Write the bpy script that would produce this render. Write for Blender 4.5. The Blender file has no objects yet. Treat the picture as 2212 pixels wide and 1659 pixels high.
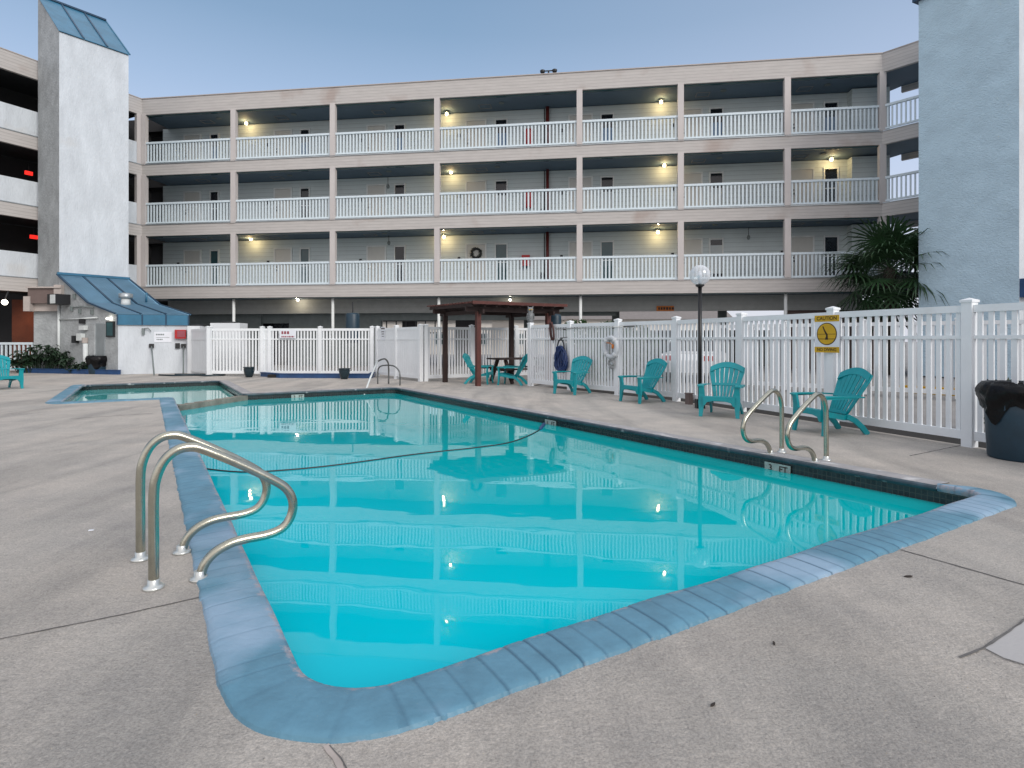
import bpy, math, random
from mathutils import Vector, Matrix, geometry
R = math.radians
C = bpy.context.scene.collection
random.seed(7)

# ---------------------------------------------------------------- camera model
F, CX, HY, EYE = 1271.0, 1106.0, 735.0, 1.35      # focal length and horizon measured on a 2212 px wide frame
def G(x, y):                                       # point of the ground seen at x, y
    Y = EYE*F/(y-HY); return Vector(((x-CX)*Y/F, Y, 0))
def at(x, y, Y): return Vector(((x-CX)*Y/F, Y, EYE+(HY-y)*Y/F))
def zat(y, Y): return EYE+(HY-y)*Y/F
def on_line(x, A, D):                              # parameter k of the point A + k*D seen in column x
    r = (x-CX)/F
    return (r*A[1]-A[0])/(D[0]-r*D[1])

cam = bpy.data.cameras.new("camera"); co = bpy.data.objects.new("camera", cam); C.objects.link(co)
co.location = (0, 0, EYE); co.rotation_euler = (R(90), 0, 0)
cam.sensor_width = 36; cam.lens = 36*F/2212; cam.shift_y = -94.5/2212; cam.clip_end = 2000; cam.clip_start = .05
S = bpy.context.scene; S.camera = co
S.view_settings.view_transform = 'Standard'; S.view_settings.look = 'None'; S.view_settings.exposure = 0
S.render.engine = 'CYCLES'
S.cycles.max_bounces = 6; S.cycles.diffuse_bounces = 3; S.cycles.glossy_bounces = 3; S.cycles.transmission_bounces = 6

# ---------------------------------------------------------------- materials
def srgb(r, g, b):
    f = lambda c: (c/255/12.92) if c/255 <= .04045 else ((c/255+.055)/1.055)**2.4
    return (f(r), f(g), f(b), 1)
def mat(name, col, rough=.6, metal=0, spec=.5, var=.12, vscale=3.0, bump=0, bscale=40, emit=None, estr=0,
        lines=None, stain=None, stretch=None):
    m = bpy.data.materials.new(name); m.use_nodes = True; n = m.node_tree.nodes; l = m.node_tree.links
    p = n['Principled BSDF']; p.inputs['Roughness'].default_value = rough; p.inputs['Metallic'].default_value = metal
    p.inputs['Specular IOR Level'].default_value = spec
    col = tuple(col[:3])+(1,)
    tc = n.new('ShaderNodeTexCoord'); src = tc.outputs['Object']
    if stretch:
        mp = n.new('ShaderNodeMapping'); mp.inputs['Scale'].default_value = stretch; l.new(src, mp.inputs[0]); srcv = mp.outputs[0]
    else: srcv = src
    noi = n.new('ShaderNodeTexNoise'); noi.inputs['Scale'].default_value = vscale; noi.inputs['Detail'].default_value = 6
    noi.inputs['Roughness'].default_value = .65; l.new(srcv, noi.inputs['Vector'])
    rmp = n.new('ShaderNodeValToRGB'); rmp.color_ramp.elements[0].position = .3; rmp.color_ramp.elements[1].position = .72
    d = tuple(c*(1-var) for c in col[:3])+(1,); b = tuple(min(1, c*(1+var*.7)) for c in col[:3])+(1,)
    rmp.color_ramp.elements[0].color = d; rmp.color_ramp.elements[1].color = b
    l.new(noi.outputs[0], rmp.inputs[0]); c_out = rmp.outputs[0]
    if stain:
        n2 = n.new('ShaderNodeTexNoise'); n2.inputs['Scale'].default_value = stain[1]; n2.inputs['Detail'].default_value = 5; l.new(src, n2.inputs['Vector'])
        r2 = n.new('ShaderNodeValToRGB'); r2.color_ramp.elements[0].position = stain[2]; r2.color_ramp.elements[1].position = stain[2]+.12
        l.new(n2.outputs[0], r2.inputs[0])
        mx = n.new('ShaderNodeMix'); mx.data_type = 'RGBA'; l.new(r2.outputs[0], mx.inputs[0]); l.new(c_out, mx.inputs[6]); mx.inputs[7].default_value = tuple(stain[0][:3])+(1,)
        c_out = mx.outputs[2]
    hgt = None
    if lines:                                       # horizontal boards: (period, groove share, darkening)
        sp = n.new('ShaderNodeSeparateXYZ'); l.new(src, sp.inputs[0])
        dv = n.new('ShaderNodeMath'); dv.operation = 'DIVIDE'; l.new(sp.outputs[2], dv.inputs[0]); dv.inputs[1].default_value = lines[0]
        fr = n.new('ShaderNodeMath'); fr.operation = 'FRACT'; l.new(dv.outputs[0], fr.inputs[0])
        r3 = n.new('ShaderNodeValToRGB'); e = r3.color_ramp.elements
        k = 1-lines[2]
        e[0].position = 0; e[0].color = (k, k, k, 1); e[1].position = lines[1]; e[1].color = (1, 1, 1, 1)
        q = e.new(.97); q.color = (.96, .96, .96, 1); q = e.new(1); q.color = (k, k, k, 1)
        l.new(fr.outputs[0], r3.inputs[0])
        mx = n.new('ShaderNodeMix'); mx.data_type = 'RGBA'; mx.blend_type = 'MULTIPLY'; mx.inputs[0].default_value = 1
        l.new(c_out, mx.inputs[6]); l.new(r3.outputs[0], mx.inputs[7]); c_out = mx.outputs[2]
        hgt = fr.outputs[0]
    l.new(c_out, p.inputs['Base Color'])
    if bump:
        n3 = n.new('ShaderNodeTexNoise'); n3.inputs['Scale'].default_value = bscale; n3.inputs['Detail'].default_value = 4; l.new(srcv, n3.inputs['Vector'])
        bp = n.new('ShaderNodeBump'); bp.inputs['Distance'].default_value = bump; bp.inputs['Strength'].default_value = 1
        l.new(n3.outputs[0], bp.inputs['Height']); l.new(bp.outputs[0], p.inputs['Normal'])
    if emit:
        p.inputs['Emission Color'].default_value = tuple(emit[:3])+(1,); p.inputs['Emission Strength'].default_value = estr
    return m

M = {}
M['fascia'] = mat('beige_siding', (.51, .485, .465), .7, lines=(.145, .09, .55), var=.10, vscale=1.4, stain=((.40, .34, .31), .5, .6), stretch=(1, 1, 6))
M['wall'] = mat('grey_clapboard', (.60, .67, .67), .7, lines=(.22, .07, .5), var=.06, vscale=1)
M['wing_wall'] = mat('dark_passage', (.02, .02, .022), .9)  # near-black: the lack of light in the passages is put into the colour
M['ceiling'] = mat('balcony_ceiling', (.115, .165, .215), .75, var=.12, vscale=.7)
M['slabfloor'] = mat('balcony_floor', (.25, .25, .25), .8)
M['column'] = mat('column_paint', (.55, .515, .50), .65, var=.08, vscale=2, stretch=(1, 1, .3))
M['railing'] = mat('white_railing', (.64, .73, .78), .45, var=.06, vscale=6)
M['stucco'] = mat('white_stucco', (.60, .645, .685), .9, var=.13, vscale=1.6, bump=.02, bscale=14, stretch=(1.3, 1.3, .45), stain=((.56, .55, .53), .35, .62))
M['stucco_grey_and_shaded'] = mat('grey_and_shaded_stucco', (.37, .395, .405), .9, var=.26, vscale=1.6, bump=.03, bscale=10)
M['stucco_blue'] = mat('blue_grey_stucco', (.50, .66, .76), .95, var=.12, vscale=.9, bump=.035, bscale=13, stretch=(1, 1, 1.6))
M['blue_roof'] = mat('blue_metal_roof', (.19, .37, .52), .38, var=.16, vscale=1.1, spec=.5)
M['blue_band'] = mat('blue_metal_band', (.035, .155, .26), .35, var=.25, vscale=1.5)
M['blue_rib'] = mat('blue_metal_seam', (.008, .045, .095), .4)
M['window_black'] = mat('dark_window_glass', (.012, .015, .02), .08, var=.3)
M['window_blue'] = mat('blue_window_blind', (.13, .22, .35), .5)
M['window_teal'] = mat('teal_window_glass', (.04, .09, .10), .1)
M['window_pale'] = mat('pale_blind', (.52, .56, .56), .6)
M['trim'] = mat('white_trim', (.72, .75, .74), .5)
M['door'] = mat('cream_door', (.58, .58, .54), .5, var=.05)
M['black'] = mat('black_plastic', (.015, .016, .018), .5)
M['red'] = mat('red_enamel', (.42, .012, .012), .4)
M['red_pipe'] = mat('red_pipe_paint', (.14, .018, .016), .45)
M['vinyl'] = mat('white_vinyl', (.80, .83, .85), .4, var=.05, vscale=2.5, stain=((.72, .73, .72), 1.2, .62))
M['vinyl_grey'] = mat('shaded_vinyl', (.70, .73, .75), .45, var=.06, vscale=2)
M['teal'] = mat('teal_resin', (.003, .29, .33), .38, var=.14, vscale=5)
M['steel'] = mat('stainless_steel', (.47, .46, .38), .24, metal=1, var=.16, vscale=9, bump=.0006, bscale=120)
M['steel_dark'] = mat('tarnished_steel', (.17, .18, .18), .35, metal=.8)
M['flange'] = mat('steel_flange', (.62, .64, .62), .3, metal=.7)
M['wood'] = mat('dark_red_timber', (.085, .020, .014), .6, var=.35, vscale=6, bump=.004, bscale=20)
M['wood_dark'] = mat('dark_timber', (.025, .010, .008), .7, var=.3, vscale=8)
M['pole_black'] = mat('black_pole_paint', (.008, .008, .009), .35)
M['bag'] = mat('black_bin_liner', (.004, .004, .005), .32, spec=.22, bump=.03, bscale=7)
M['bin'] = mat('navy_bin_plastic', (.012, .038, .062), .45, var=.2, vscale=4)
M['navy'] = mat('navy_painted_timber', (.015, .06, .17), .45, var=.3, vscale=3)
M['pot'] = mat('blue_black_pot', (.01, .025, .035), .25)
M['yellow'] = mat('sign_yellow', (.60, .36, .012), .5, var=.1)
M['sign_white'] = mat('sign_white', (.74, .77, .82), .5, var=.06)
M['marker_tile'] = mat('aged_marker_tile', (.36, .42, .40), .4, var=.3, vscale=8)
M['ink'] = mat('sign_ink', (.03, .012, .005), .6)
M['ink_red'] = mat('sign_red_ink', (.28, .06, .08), .6)
M['orange'] = mat('sign_orange', (.55, .16, .02), .6)
M['hose'] = mat('blue_hose_vinyl', (.008, .032, .13), .3, var=.4, vscale=20)
M['rope'] = mat('grey_rope', (.36, .37, .38), .8)
M['ring'] = mat('life_ring_foam', (.60, .63, .66), .6, var=.1)
M['brown'] = mat('brown_leather', (.055, .016, .014), .6)
M['owl'] = mat('grey_owl_plastic', (.20, .21, .22), .6, var=.7, vscale=22)
M['canopy_brown'] = mat('brown_canopy_paint', (.155, .115, .105), .7, var=.1)
M['canopy_pale'] = mat('pale_canopy_paint', (.46, .41, .38), .7)
M['pipe_white'] = mat('white_pipe', (.62, .66, .66), .5)
M['grey_metal'] = mat('galvanised_metal', (.42, .46, .48), .35, metal=.6)
M['orange_wall'] = mat('orange_lit_wall', (.14, .035, .012), .7, var=.4, vscale=1)
M['ground'] = mat('asphalt', (.27, .26, .25), .9, var=.25, vscale=.6, bump=.01, bscale=60)
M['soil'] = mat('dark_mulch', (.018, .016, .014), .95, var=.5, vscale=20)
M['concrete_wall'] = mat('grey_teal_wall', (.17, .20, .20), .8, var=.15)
M['beam'] = mat('lower_beam_siding', (.40, .42, .41), .8, lines=(.24, .05, .2), var=.1)
M['bark'] = mat('palm_bark', (.035, .028, .022), .95, var=.5, vscale=12, bump=.02, bscale=18)
M['frond'] = mat('palm_leaf', (.022, .062, .022), .45, var=.55, vscale=2.2)
M['leaf'] = mat('shrub_leaf', (.030, .075, .022), .5, var=.7, vscale=4)
M['leaf_dark'] = mat('dark_shrub_leaf', (.012, .034, .014), .5, var=.6, vscale=4)
M['car_white'] = mat('white_car_paint', (.70, .72, .74), .2, var=.02)
M['car_grey'] = mat('dark_car_paint', (.05, .055, .06), .2, var=.02)
M['tyre'] = mat('tyre_rubber', (.02, .02, .02), .8)
M['pale_house'] = mat('pale_house_wall', (.80, .76, .70), .8, var=.05)
M['house_roof'] = mat('house_roof', (.22, .20, .19), .9)
M['dry_leaf'] = mat('dry_leaf', (.03, .022, .018), .8)
M['joint'] = mat('joint_filler', (.13, .125, .12), .9, var=.3, vscale=8)
M['joint_pale'] = mat('pale_joint_sealant', (.40, .35, .32), .85, var=.2, vscale=8)
M['patch'] = mat('smooth_concrete_patch', (.40, .39, .385), .85, var=.06, vscale=1.5, bump=.002, bscale=60)
M['divider'] = mat('stained_divider', (.25, .235, .20), .8, var=.45, vscale=3, bump=.01, bscale=25)
M['bulb'] = mat('lit_bulb', (1, .8, .45), .5, emit=(1, .82, .50), estr=9)
M['bulb_white'] = mat('lit_white_bulb', (1, .95, .85), .5, emit=(1, .93, .80), estr=10)
M['exit'] = mat('red_exit_light', (.5, .01, .01), .5, emit=(1, .03, .02), estr=1.1)

def deck_material():
    m = bpy.data.materials.new('pool_deck_concrete'); m.use_nodes = True; n = m.node_tree.nodes; l = m.node_tree.links
    p = n['Principled BSDF']; p.inputs['Roughness'].default_value = .88; p.inputs['Specular IOR Level'].default_value = .25
    tc = n.new('ShaderNodeTexCoord').outputs['Object']
    def noise(s, d, r=.6, dist=0, st=None):
        v = tc
        if st:
            mp = n.new('ShaderNodeMapping'); mp.inputs['Scale'].default_value = st; mp.inputs['Rotation'].default_value = (0, 0, R(28)); l.new(tc, mp.inputs[0]); v = mp.outputs[0]
        q = n.new('ShaderNodeTexNoise'); q.inputs['Scale'].default_value = s; q.inputs['Detail'].default_value = d; q.inputs['Roughness'].default_value = r
        q.inputs['Distortion'].default_value = dist; l.new(v, q.inputs['Vector']); return q.outputs[0]
    def ramp(i, stops):
        q = n.new('ShaderNodeValToRGB'); e = q.color_ramp.elements
        e[0].position, e[0].color = stops[0][0], tuple(stops[0][1])+(1,); e[1].position, e[1].color = stops[1][0], tuple(stops[1][1])+(1,)
        for s in stops[2:]: k = e.new(s[0]); k.color = tuple(s[1])+(1,)
        l.new(i, q.inputs[0]); return q.outputs[0]
    def mul(a, b, f=1):
        q = n.new('ShaderNodeMix'); q.data_type = 'RGBA'; q.blend_type = 'MULTIPLY'; q.inputs[0].default_value = f
        l.new(a, q.inputs[6]); l.new(b, q.inputs[7]); return q.outputs[2]
    base = ramp(noise(.35, 4, .6, .6), [(.32, (.47, .45, .42)), (.68, (.55, .505, .455))])
    streak = ramp(noise(1.2, 6, .6, .8, (1, .16, 1)), [(.36, (.76, .77, .78)), (.56, (1, 1, 1))])
    blot = ramp(noise(1.9, 8, .7), [(.33, (.85, .85, .86)), (.60, (1.05, 1.04, 1.03))])
    grain = ramp(noise(95, 3, .75), [(.36, (.76, .76, .76)), (.62, (1.12, 1.11, 1.10))])
    fine = ramp(noise(34, 4, .7), [(.35, (.88, .88, .88)), (.65, (1.08, 1.08, 1.08))])
    pit = ramp(noise(16, 3, .8), [(.25, (.45, .45, .45)), (.31, (1, 1, 1))])
    c = mul(mul(mul(mul(mul(base, streak), blot), grain), fine), pit)
    l.new(c, p.inputs['Base Color'])
    ad = n.new('ShaderNodeMath'); ad.operation = 'ADD'; l.new(noise(75, 4, .8), ad.inputs[0]); l.new(noise(24, 3, .6), ad.inputs[1])
    b = n.new('ShaderNodeBump'); b.inputs['Distance'].default_value = .011; l.new(ad.outputs[0], b.inputs['Height']); l.new(b.outputs[0], p.inputs['Normal'])
    return m
M['deck'] = deck_material()

def coping_material():
    m = mat('blue_painted_coping', (.10, .24, .335), .5, var=.20, vscale=5, bump=.004, bscale=26, stain=((.25, .37, .49), .9, .52))
    n = m.node_tree.nodes; l = m.node_tree.links; p = n['Principled BSDF']
    old = p.inputs['Base Color'].links[0].from_socket
    tc = n.new('ShaderNodeTexCoord')
    v = n.new('ShaderNodeTexNoise'); v.inputs['Scale'].default_value = 9; v.inputs['Detail'].default_value = 8; v.inputs['Roughness'].default_value = .75; l.new(tc.outputs['Object'], v.inputs['Vector'])
    at_ = n.new('ShaderNodeAttribute'); at_.attribute_name = 'wear'
    ad = n.new('ShaderNodeMath'); ad.operation = 'ADD'; l.new(v.outputs[0], ad.inputs[0]); l.new(at_.outputs['Fac'], ad.inputs[1])
    r = n.new('ShaderNodeValToRGB'); r.color_ramp.elements[0].position = .80; r.color_ramp.elements[1].position = .93; l.new(ad.outputs[0], r.inputs[0])
    mx = n.new('ShaderNodeMix'); mx.data_type = 'RGBA'; l.new(r.outputs[0], mx.inputs[0]); l.new(old, mx.inputs[6]); mx.inputs[7].default_value = (.36, .33, .36, 1)
    aj = n.new('ShaderNodeAttribute'); aj.attribute_name = 'joint'
    mj = n.new('ShaderNodeMix'); mj.data_type = 'RGBA'; l.new(aj.outputs['Fac'], mj.inputs[0]); l.new(mx.outputs[2], mj.inputs[6]); mj.inputs[7].default_value = (.03, .085, .14, 1)
    l.new(mj.outputs[2], p.inputs['Base Color'])
    return m
M['coping'] = coping_material()
M['coping_grey'] = mat('worn_grey_coping', (.34, .33, .335), .8, var=.2, vscale=6, bump=.006, bscale=40, stain=((.52, .52, .52), 4, .58))
M['nose'] = mat('dark_coping_nose', (.035, .065, .085), .35, var=.5, vscale=7, stain=((.40, .41, .43), 5, .62))

def tile_material():
    m = bpy.data.materials.new('dark_waterline_tile'); m.use_nodes = True; n = m.node_tree.nodes; l = m.node_tree.links
    p = n['Principled BSDF']; p.inputs['Roughness'].default_value = .25
    u = n.new('ShaderNodeTexCoord')
    b = n.new('ShaderNodeTexBrick'); b.inputs['Scale'].default_value = 1; b.inputs['Brick Width'].default_value = .05; b.inputs['Row Height'].default_value = .05
    b.inputs['Mortar Size'].default_value = .0035; b.offset = 0
    b.inputs['Color1'].default_value = (.006, .010, .014, 1); b.inputs['Color2'].default_value = (.016, .028, .032, 1); b.inputs['Mortar'].default_value = (.045, .05, .045, 1)
    l.new(u.outputs['UV'], b.inputs['Vector']); l.new(b.outputs[0], p.inputs['Base Color'])
    return m
M['tile'] = tile_material()

def water_material(name, c1, c2):
    m = bpy.data.materials.new(name); m.use_nodes = True; n = m.node_tree.nodes; l = m.node_tree.links
    p = n['Principled BSDF']; p.inputs['Roughness'].default_value = .012; p.inputs['IOR'].default_value = 1.34; p.inputs['Specular IOR Level'].default_value = .5
    tc = n.new('ShaderNodeTexCoord').outputs['Object']
    a = n.new('ShaderNodeTexNoise'); a.inputs['Scale'].default_value = .22; a.inputs['Detail'].default_value = 2; l.new(tc, a.inputs['Vector'])
    r = n.new('ShaderNodeValToRGB'); r.color_ramp.elements[0].position = .35; r.color_ramp.elements[1].position = .65
    r.color_ramp.elements[0].color = tuple(c1)+(1,); r.color_ramp.elements[1].color = tuple(c2)+(1,); l.new(a.outputs[0], r.inputs[0])
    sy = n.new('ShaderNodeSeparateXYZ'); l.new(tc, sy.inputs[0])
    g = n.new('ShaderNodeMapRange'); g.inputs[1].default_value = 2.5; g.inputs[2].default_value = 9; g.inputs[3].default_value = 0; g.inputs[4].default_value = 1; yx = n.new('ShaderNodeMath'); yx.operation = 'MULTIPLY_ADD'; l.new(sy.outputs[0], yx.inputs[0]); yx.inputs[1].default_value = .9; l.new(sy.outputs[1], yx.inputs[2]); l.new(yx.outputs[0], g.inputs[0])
    dk = n.new('ShaderNodeMix'); dk.data_type = 'RGBA'; dk.blend_type = 'MULTIPLY'; l.new(g.outputs[0], dk.inputs[0]); l.new(r.outputs[0], dk.inputs[6]); dk.inputs[7].default_value = (1, .70, .60, 1)  # darker to far and right: depth, wall shadow and fence reflection put into colour
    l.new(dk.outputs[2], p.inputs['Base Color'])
    mp = n.new('ShaderNodeMapping'); mp.inputs['Scale'].default_value = (1, 1.6, 1); l.new(tc, mp.inputs[0])
    w = n.new('ShaderNodeTexNoise'); w.inputs['Scale'].default_value = .9; w.inputs['Detail'].default_value = 2.5; w.inputs['Roughness'].default_value = .45; l.new(mp.outputs[0], w.inputs['Vector'])
    b = n.new('ShaderNodeBump'); b.inputs['Distance'].default_value = .0028; l.new(w.outputs[0], b.inputs['Height']); l.new(b.outputs[0], p.inputs['Normal'])
    return m
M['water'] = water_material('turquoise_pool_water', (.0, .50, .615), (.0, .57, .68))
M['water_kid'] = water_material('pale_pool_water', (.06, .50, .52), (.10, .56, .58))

def glass_material():
    m = bpy.data.materials.new('clear_globe_glass'); m.use_nodes = True; n = m.node_tree.nodes; l = m.node_tree.links
    n.remove(n['Principled BSDF']); out = n['Material Output']
    tr = n.new('ShaderNodeBsdfTransparent'); tr.inputs[0].default_value = (.93, .95, .97, 1)
    gl = n.new('ShaderNodeBsdfGlossy'); gl.inputs['Roughness'].default_value = .12
    di = n.new('ShaderNodeBsdfDiffuse'); di.inputs[0].default_value = (.85, .87, .9, 1)
    lw = n.new('ShaderNodeLayerWeight'); lw.inputs[0].default_value = .35
    m1 = n.new('ShaderNodeMixShader'); m1.inputs[0].default_value = .75; l.new(gl.outputs[0], m1.inputs[1]); l.new(di.outputs[0], m1.inputs[2])
    ad = n.new('ShaderNodeMath'); ad.operation = 'MULTIPLY_ADD'; l.new(lw.outputs['Facing'], ad.inputs[0]); ad.inputs[1].default_value = .6; ad.inputs[2].default_value = .34
    m2 = n.new('ShaderNodeMixShader'); l.new(ad.outputs[0], m2.inputs[0]); l.new(tr.outputs[0], m2.inputs[1]); l.new(m1.outputs[0], m2.inputs[2])
    l.new(m2.outputs[0], out.inputs[0]); return m
M['globe'] = glass_material()

# ---------------------------------------------------------------- mesh builder
def V3(p): return Vector((p[0], p[1], p[2] if len(p) > 2 else 0))
class MB:
    def __init__(s): s.v = []; s.f = []; s.sm = []; s.uv = {}; s.w = {}; s.j = {}
    def add(s, vs, fs, smooth=False):
        o = len(s.v); s.v += [V3(p) for p in vs]
        for f in fs: s.f.append(tuple(i+o for i in f)); s.sm.append(smooth)
        return o
    def box(s, c, size, ax=None):                    # ax: horizontal x axis direction
        c = V3(c); X = Vector((1, 0, 0)) if ax is None else V3(ax).normalized(); Z = Vector((0, 0, 1)); Y = Z.cross(X)
        h = [d/2 for d in size]
        vs = [c+X*(a*h[0])+Y*(b*h[1])+Z*(d*h[2]) for d in (-1, 1) for a, b in ((-1, -1), (1, -1), (1, 1), (-1, 1))]
        s.add(vs, [(3, 2, 1, 0), (4, 5, 6, 7), (0, 1, 5, 4), (1, 2, 6, 5), (2, 3, 7, 6), (3, 0, 4, 7)])
    def bar(s, p, q, w, h, up=(0, 0, 1)):            # rectangular bar between two points
        p = V3(p); q = V3(q); d = (q-p).normalized(); u = V3(up)
        if abs(d.dot(u)) > .98: u = Vector((0, 1, 0))
        a = d.cross(u).normalized(); b = a.cross(d).normalized()
        vs = [e+a*(x*w/2)+b*(y*h/2) for e in (p, q) for x, y in ((-1, -1), (1, -1), (1, 1), (-1, 1))]
        s.add(vs, [(0, 1, 2, 3), (7, 6, 5, 4), (4, 5, 1, 0), (5, 6, 2, 1), (6, 7, 3, 2), (7, 4, 0, 3)])
    def prism(s, poly, z0, z1):
        n = len(poly); vs = [(p[0], p[1], z0) for p in poly]+[(p[0], p[1], z1) for p in poly]
        s.add(vs, [tuple(range(n-1, -1, -1)), tuple(range(n, 2*n))]+[(i, (i+1) % n, (i+1) % n+n, i+n) for i in range(n)])
    def plate(s, O, U, W, poly, n0, n1):             # polygon in the frame O,U,W extruded along U x W
        O = V3(O); U = V3(U).normalized(); W = V3(W).normalized(); N = U.cross(W); n = len(poly)
        vs = [O+U*a+W*b+N*n0 for a, b in poly]+[O+U*a+W*b+N*n1 for a, b in poly]
        s.add(vs, [tuple(range(n-1, -1, -1)), tuple(range(n, 2*n))]+[(i, (i+1) % n, (i+1) % n+n, i+n) for i in range(n)])
    def tube(s, path, r, n=10, cap=True, closed=False):
        P = [V3(p) for p in path]; m = len(P); rr = r if isinstance(r, (list, tuple)) else [r]*m
        o = len(s.v); t0 = (P[1]-P[0]).normalized(); a = t0.orthogonal().normalized()
        for i in range(m):
            if closed: t = (P[(i+1) % m]-P[i-1]).normalized()
            else: t = (P[min(i+1, m-1)]-P[max(i-1, 0)]).normalized()
            a = (a-t*a.dot(t)).normalized(); b = t.cross(a)
            for k in range(n):
                an = 2*math.pi*k/n; s.v.append(P[i]+(a*math.cos(an)+b*math.sin(an))*rr[i])
        for i in range(m if closed else m-1):
            j = (i+1) % m
            for k in range(n):
                s.f.append((o+i*n+k, o+i*n+(k+1) % n, o+j*n+(k+1) % n, o+j*n+k)); s.sm.append(True)
        if cap and not closed:
            s.f.append(tuple(o+k for k in range(n-1, -1, -1))); s.sm.append(False)
            s.f.append(tuple(o+(m-1)*n+k for k in range(n))); s.sm.append(False)
    def lathe(s, c, prof, n=20, smooth=True, sx=1, sy=1):
        c = V3(c); o = len(s.v)
        for r, z in prof:
            for k in range(n):
                an = 2*math.pi*k/n; s.v.append(c+Vector((r*math.cos(an)*sx, r*math.sin(an)*sy, z)))
        for i in range(len(prof)-1):
            for k in range(n):
                s.f.append((o+i*n+k, o+i*n+(k+1) % n, o+(i+1)*n+(k+1) % n, o+(i+1)*n+k)); s.sm.append(smooth)
        s.f.append(tuple(o+k for k in range(n-1, -1, -1))); s.sm.append(False)
        e = o+(len(prof)-1)*n; s.f.append(tuple(e+k for k in range(n))); s.sm.append(False)
    def sphere(s, c, r, n=16, m=10, sq=(1, 1, 1)):
        c = V3(c); o = len(s.v)
        for i in range(m+1):
            th = math.pi*i/m
            for k in range(n):
                an = 2*math.pi*k/n; s.v.append(c+Vector((r*math.sin(th)*math.cos(an)*sq[0], r*math.sin(th)*math.sin(an)*sq[1], r*math.cos(th)*sq[2])))
        for i in range(m):
            for k in range(n): s.f.append((o+i*n+k, o+(i+1)*n+k, o+(i+1)*n+(k+1) % n, o+i*n+(k+1) % n)); s.sm.append(True)
    def ribbon(s, path, widths, thick, side):        # curved board: path, width along side, thickness
        P = [V3(p) for p in path]; m = len(P); o = len(s.v); sd = V3(side).normalized()
        W = widths if isinstance(widths, (list, tuple)) else [widths]*m
        for i in range(m):
            t = (P[min(i+1, m-1)]-P[max(i-1, 0)]).normalized(); nn = t.cross(sd).normalized()
            for x, y in ((-1, -1), (1, -1), (1, 1), (-1, 1)): s.v.append(P[i]+sd*(x*W[i]/2)+nn*(y*thick/2))
        for i in range(m-1):
            for k in range(4): s.f.append((o+i*4+k, o+i*4+(k+1) % 4, o+(i+1)*4+(k+1) % 4, o+(i+1)*4+k)); s.sm.append(False)
        s.f.append((o+3, o+2, o+1, o)); s.sm.append(False); e = o+(m-1)*4; s.f.append((e, e+1, e+2, e+3)); s.sm.append(False)
    def text(s, txt, O, U, W, size, off=0, mirror=False):
        cu = bpy.data.curves.new('lettering', 'FONT'); cu.body = txt; cu.size = size; cu.align_x = 'CENTER'; cu.align_y = 'CENTER'
        cu.offset = size*.02
        ob = bpy.data.objects.new('lettering', cu); me = ob.to_mesh()
        O = V3(O); U = V3(U).normalized(); W = V3(W).normalized(); N = U.cross(W)
        vs = [O+U*v.co.x+W*v.co.y+N*off for v in me.vertices]; fs = [tuple(p.vertices) for p in me.polygons]
        s.add(vs, fs); ob.to_mesh_clear(); bpy.data.objects.remove(ob); bpy.data.curves.remove(cu)
    def build(s, name, m, parent=None, origin=None):
        o3 = V3(origin) if origin is not None else Vector((0, 0, 0))
        me = bpy.data.meshes.new(name); me.from_pydata([tuple(v-o3) for v in s.v], [], s.f); me.update()
        me.polygons.foreach_set('use_smooth', s.sm)
        me.materials.append(M[m] if isinstance(m, str) else m)
        if s.uv:
            uvl = me.uv_layers.new(name='UVMap')
            for p in me.polygons:
                for li, vi in zip(p.loop_indices, p.vertices):
                    if vi in s.uv: uvl.data[li].uv = s.uv[vi]
        if s.w:
            a = me.attributes.new('wear', 'FLOAT', 'POINT')
            for i in range(len(s.v)): a.data[i].value = s.w.get(i, 0)
            a = me.attributes.new('joint', 'FLOAT', 'POINT')
            for i in range(len(s.v)): a.data[i].value = s.j.get(i, 0)
        ob = bpy.data.objects.new(name, me); C.objects.link(ob)
        if parent is not None: ob.parent = parent
        elif origin is not None: ob.location = o3
        return ob

def thing(name, label, cat, loc=(0, 0, 0), rotz=0, group=None):
    o = bpy.data.objects.new(name, None); C.objects.link(o); o.empty_display_size = .2
    o.location = V3(loc); o.rotation_euler = (0, 0, rotz); o['label'] = label; o['category'] = cat
    if group: o['group'] = group
    return o
def tag(o, label, cat, group=None):
    o['label'] = label; o['category'] = cat
    if group: o['group'] = group
    return o
def struct(mb, name, m, **k):
    o = mb.build(name, m, **k); o['kind'] = 'structure'; return o
def kids(o): return [c for c in list(bpy.data.objects) if c.parent == o]
def dup(root, loc, rotz, label, group=None):
    def cp(o, par):
        c = o.copy(); C.objects.link(c); c.parent = par
        for ch in kids(o): cp(ch, c)
        return c
    r = cp(root, None); r.location = V3(loc); r.rotation_euler = (0, 0, rotz); r['label'] = label
    if group: r['group'] = group
    return r

# ================================================================= POOL
P0 = Vector((-.712, 2.145)); PV = Vector((.85, .527)).normalized(); PU = Vector((-PV.y, PV.x))
def ST(s, t, z=0): p = P0+PV*s+PU*t; return Vector((p.x, p.y, z))
def fillet(pts, rad, n=8):
    out = []; N = len(pts)
    for i in range(N):
        r = rad[i]
        if r <= 0: out.append(Vector(pts[i])); continue
        p = Vector(pts[i]); a = (Vector(pts[i-1])-p).normalized(); b = (Vector(pts[(i+1) % N])-p).normalized()
        ang = a.angle(b); d = r/math.tan(ang/2); c = p+(a+b).normalized()*(r/math.sin(ang/2))
        s0 = p+a*d-c; s1 = p+b*d-c
        a0 = math.atan2(s0.y, s0.x); a1 = math.atan2(s1.y, s1.x); da = (a1-a0+math.pi) % (2*math.pi)-math.pi
        for k in range(n+1): an = a0+da*k/n; out.append(c+Vector((math.cos(an), math.sin(an)))*r)
    return out
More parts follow.
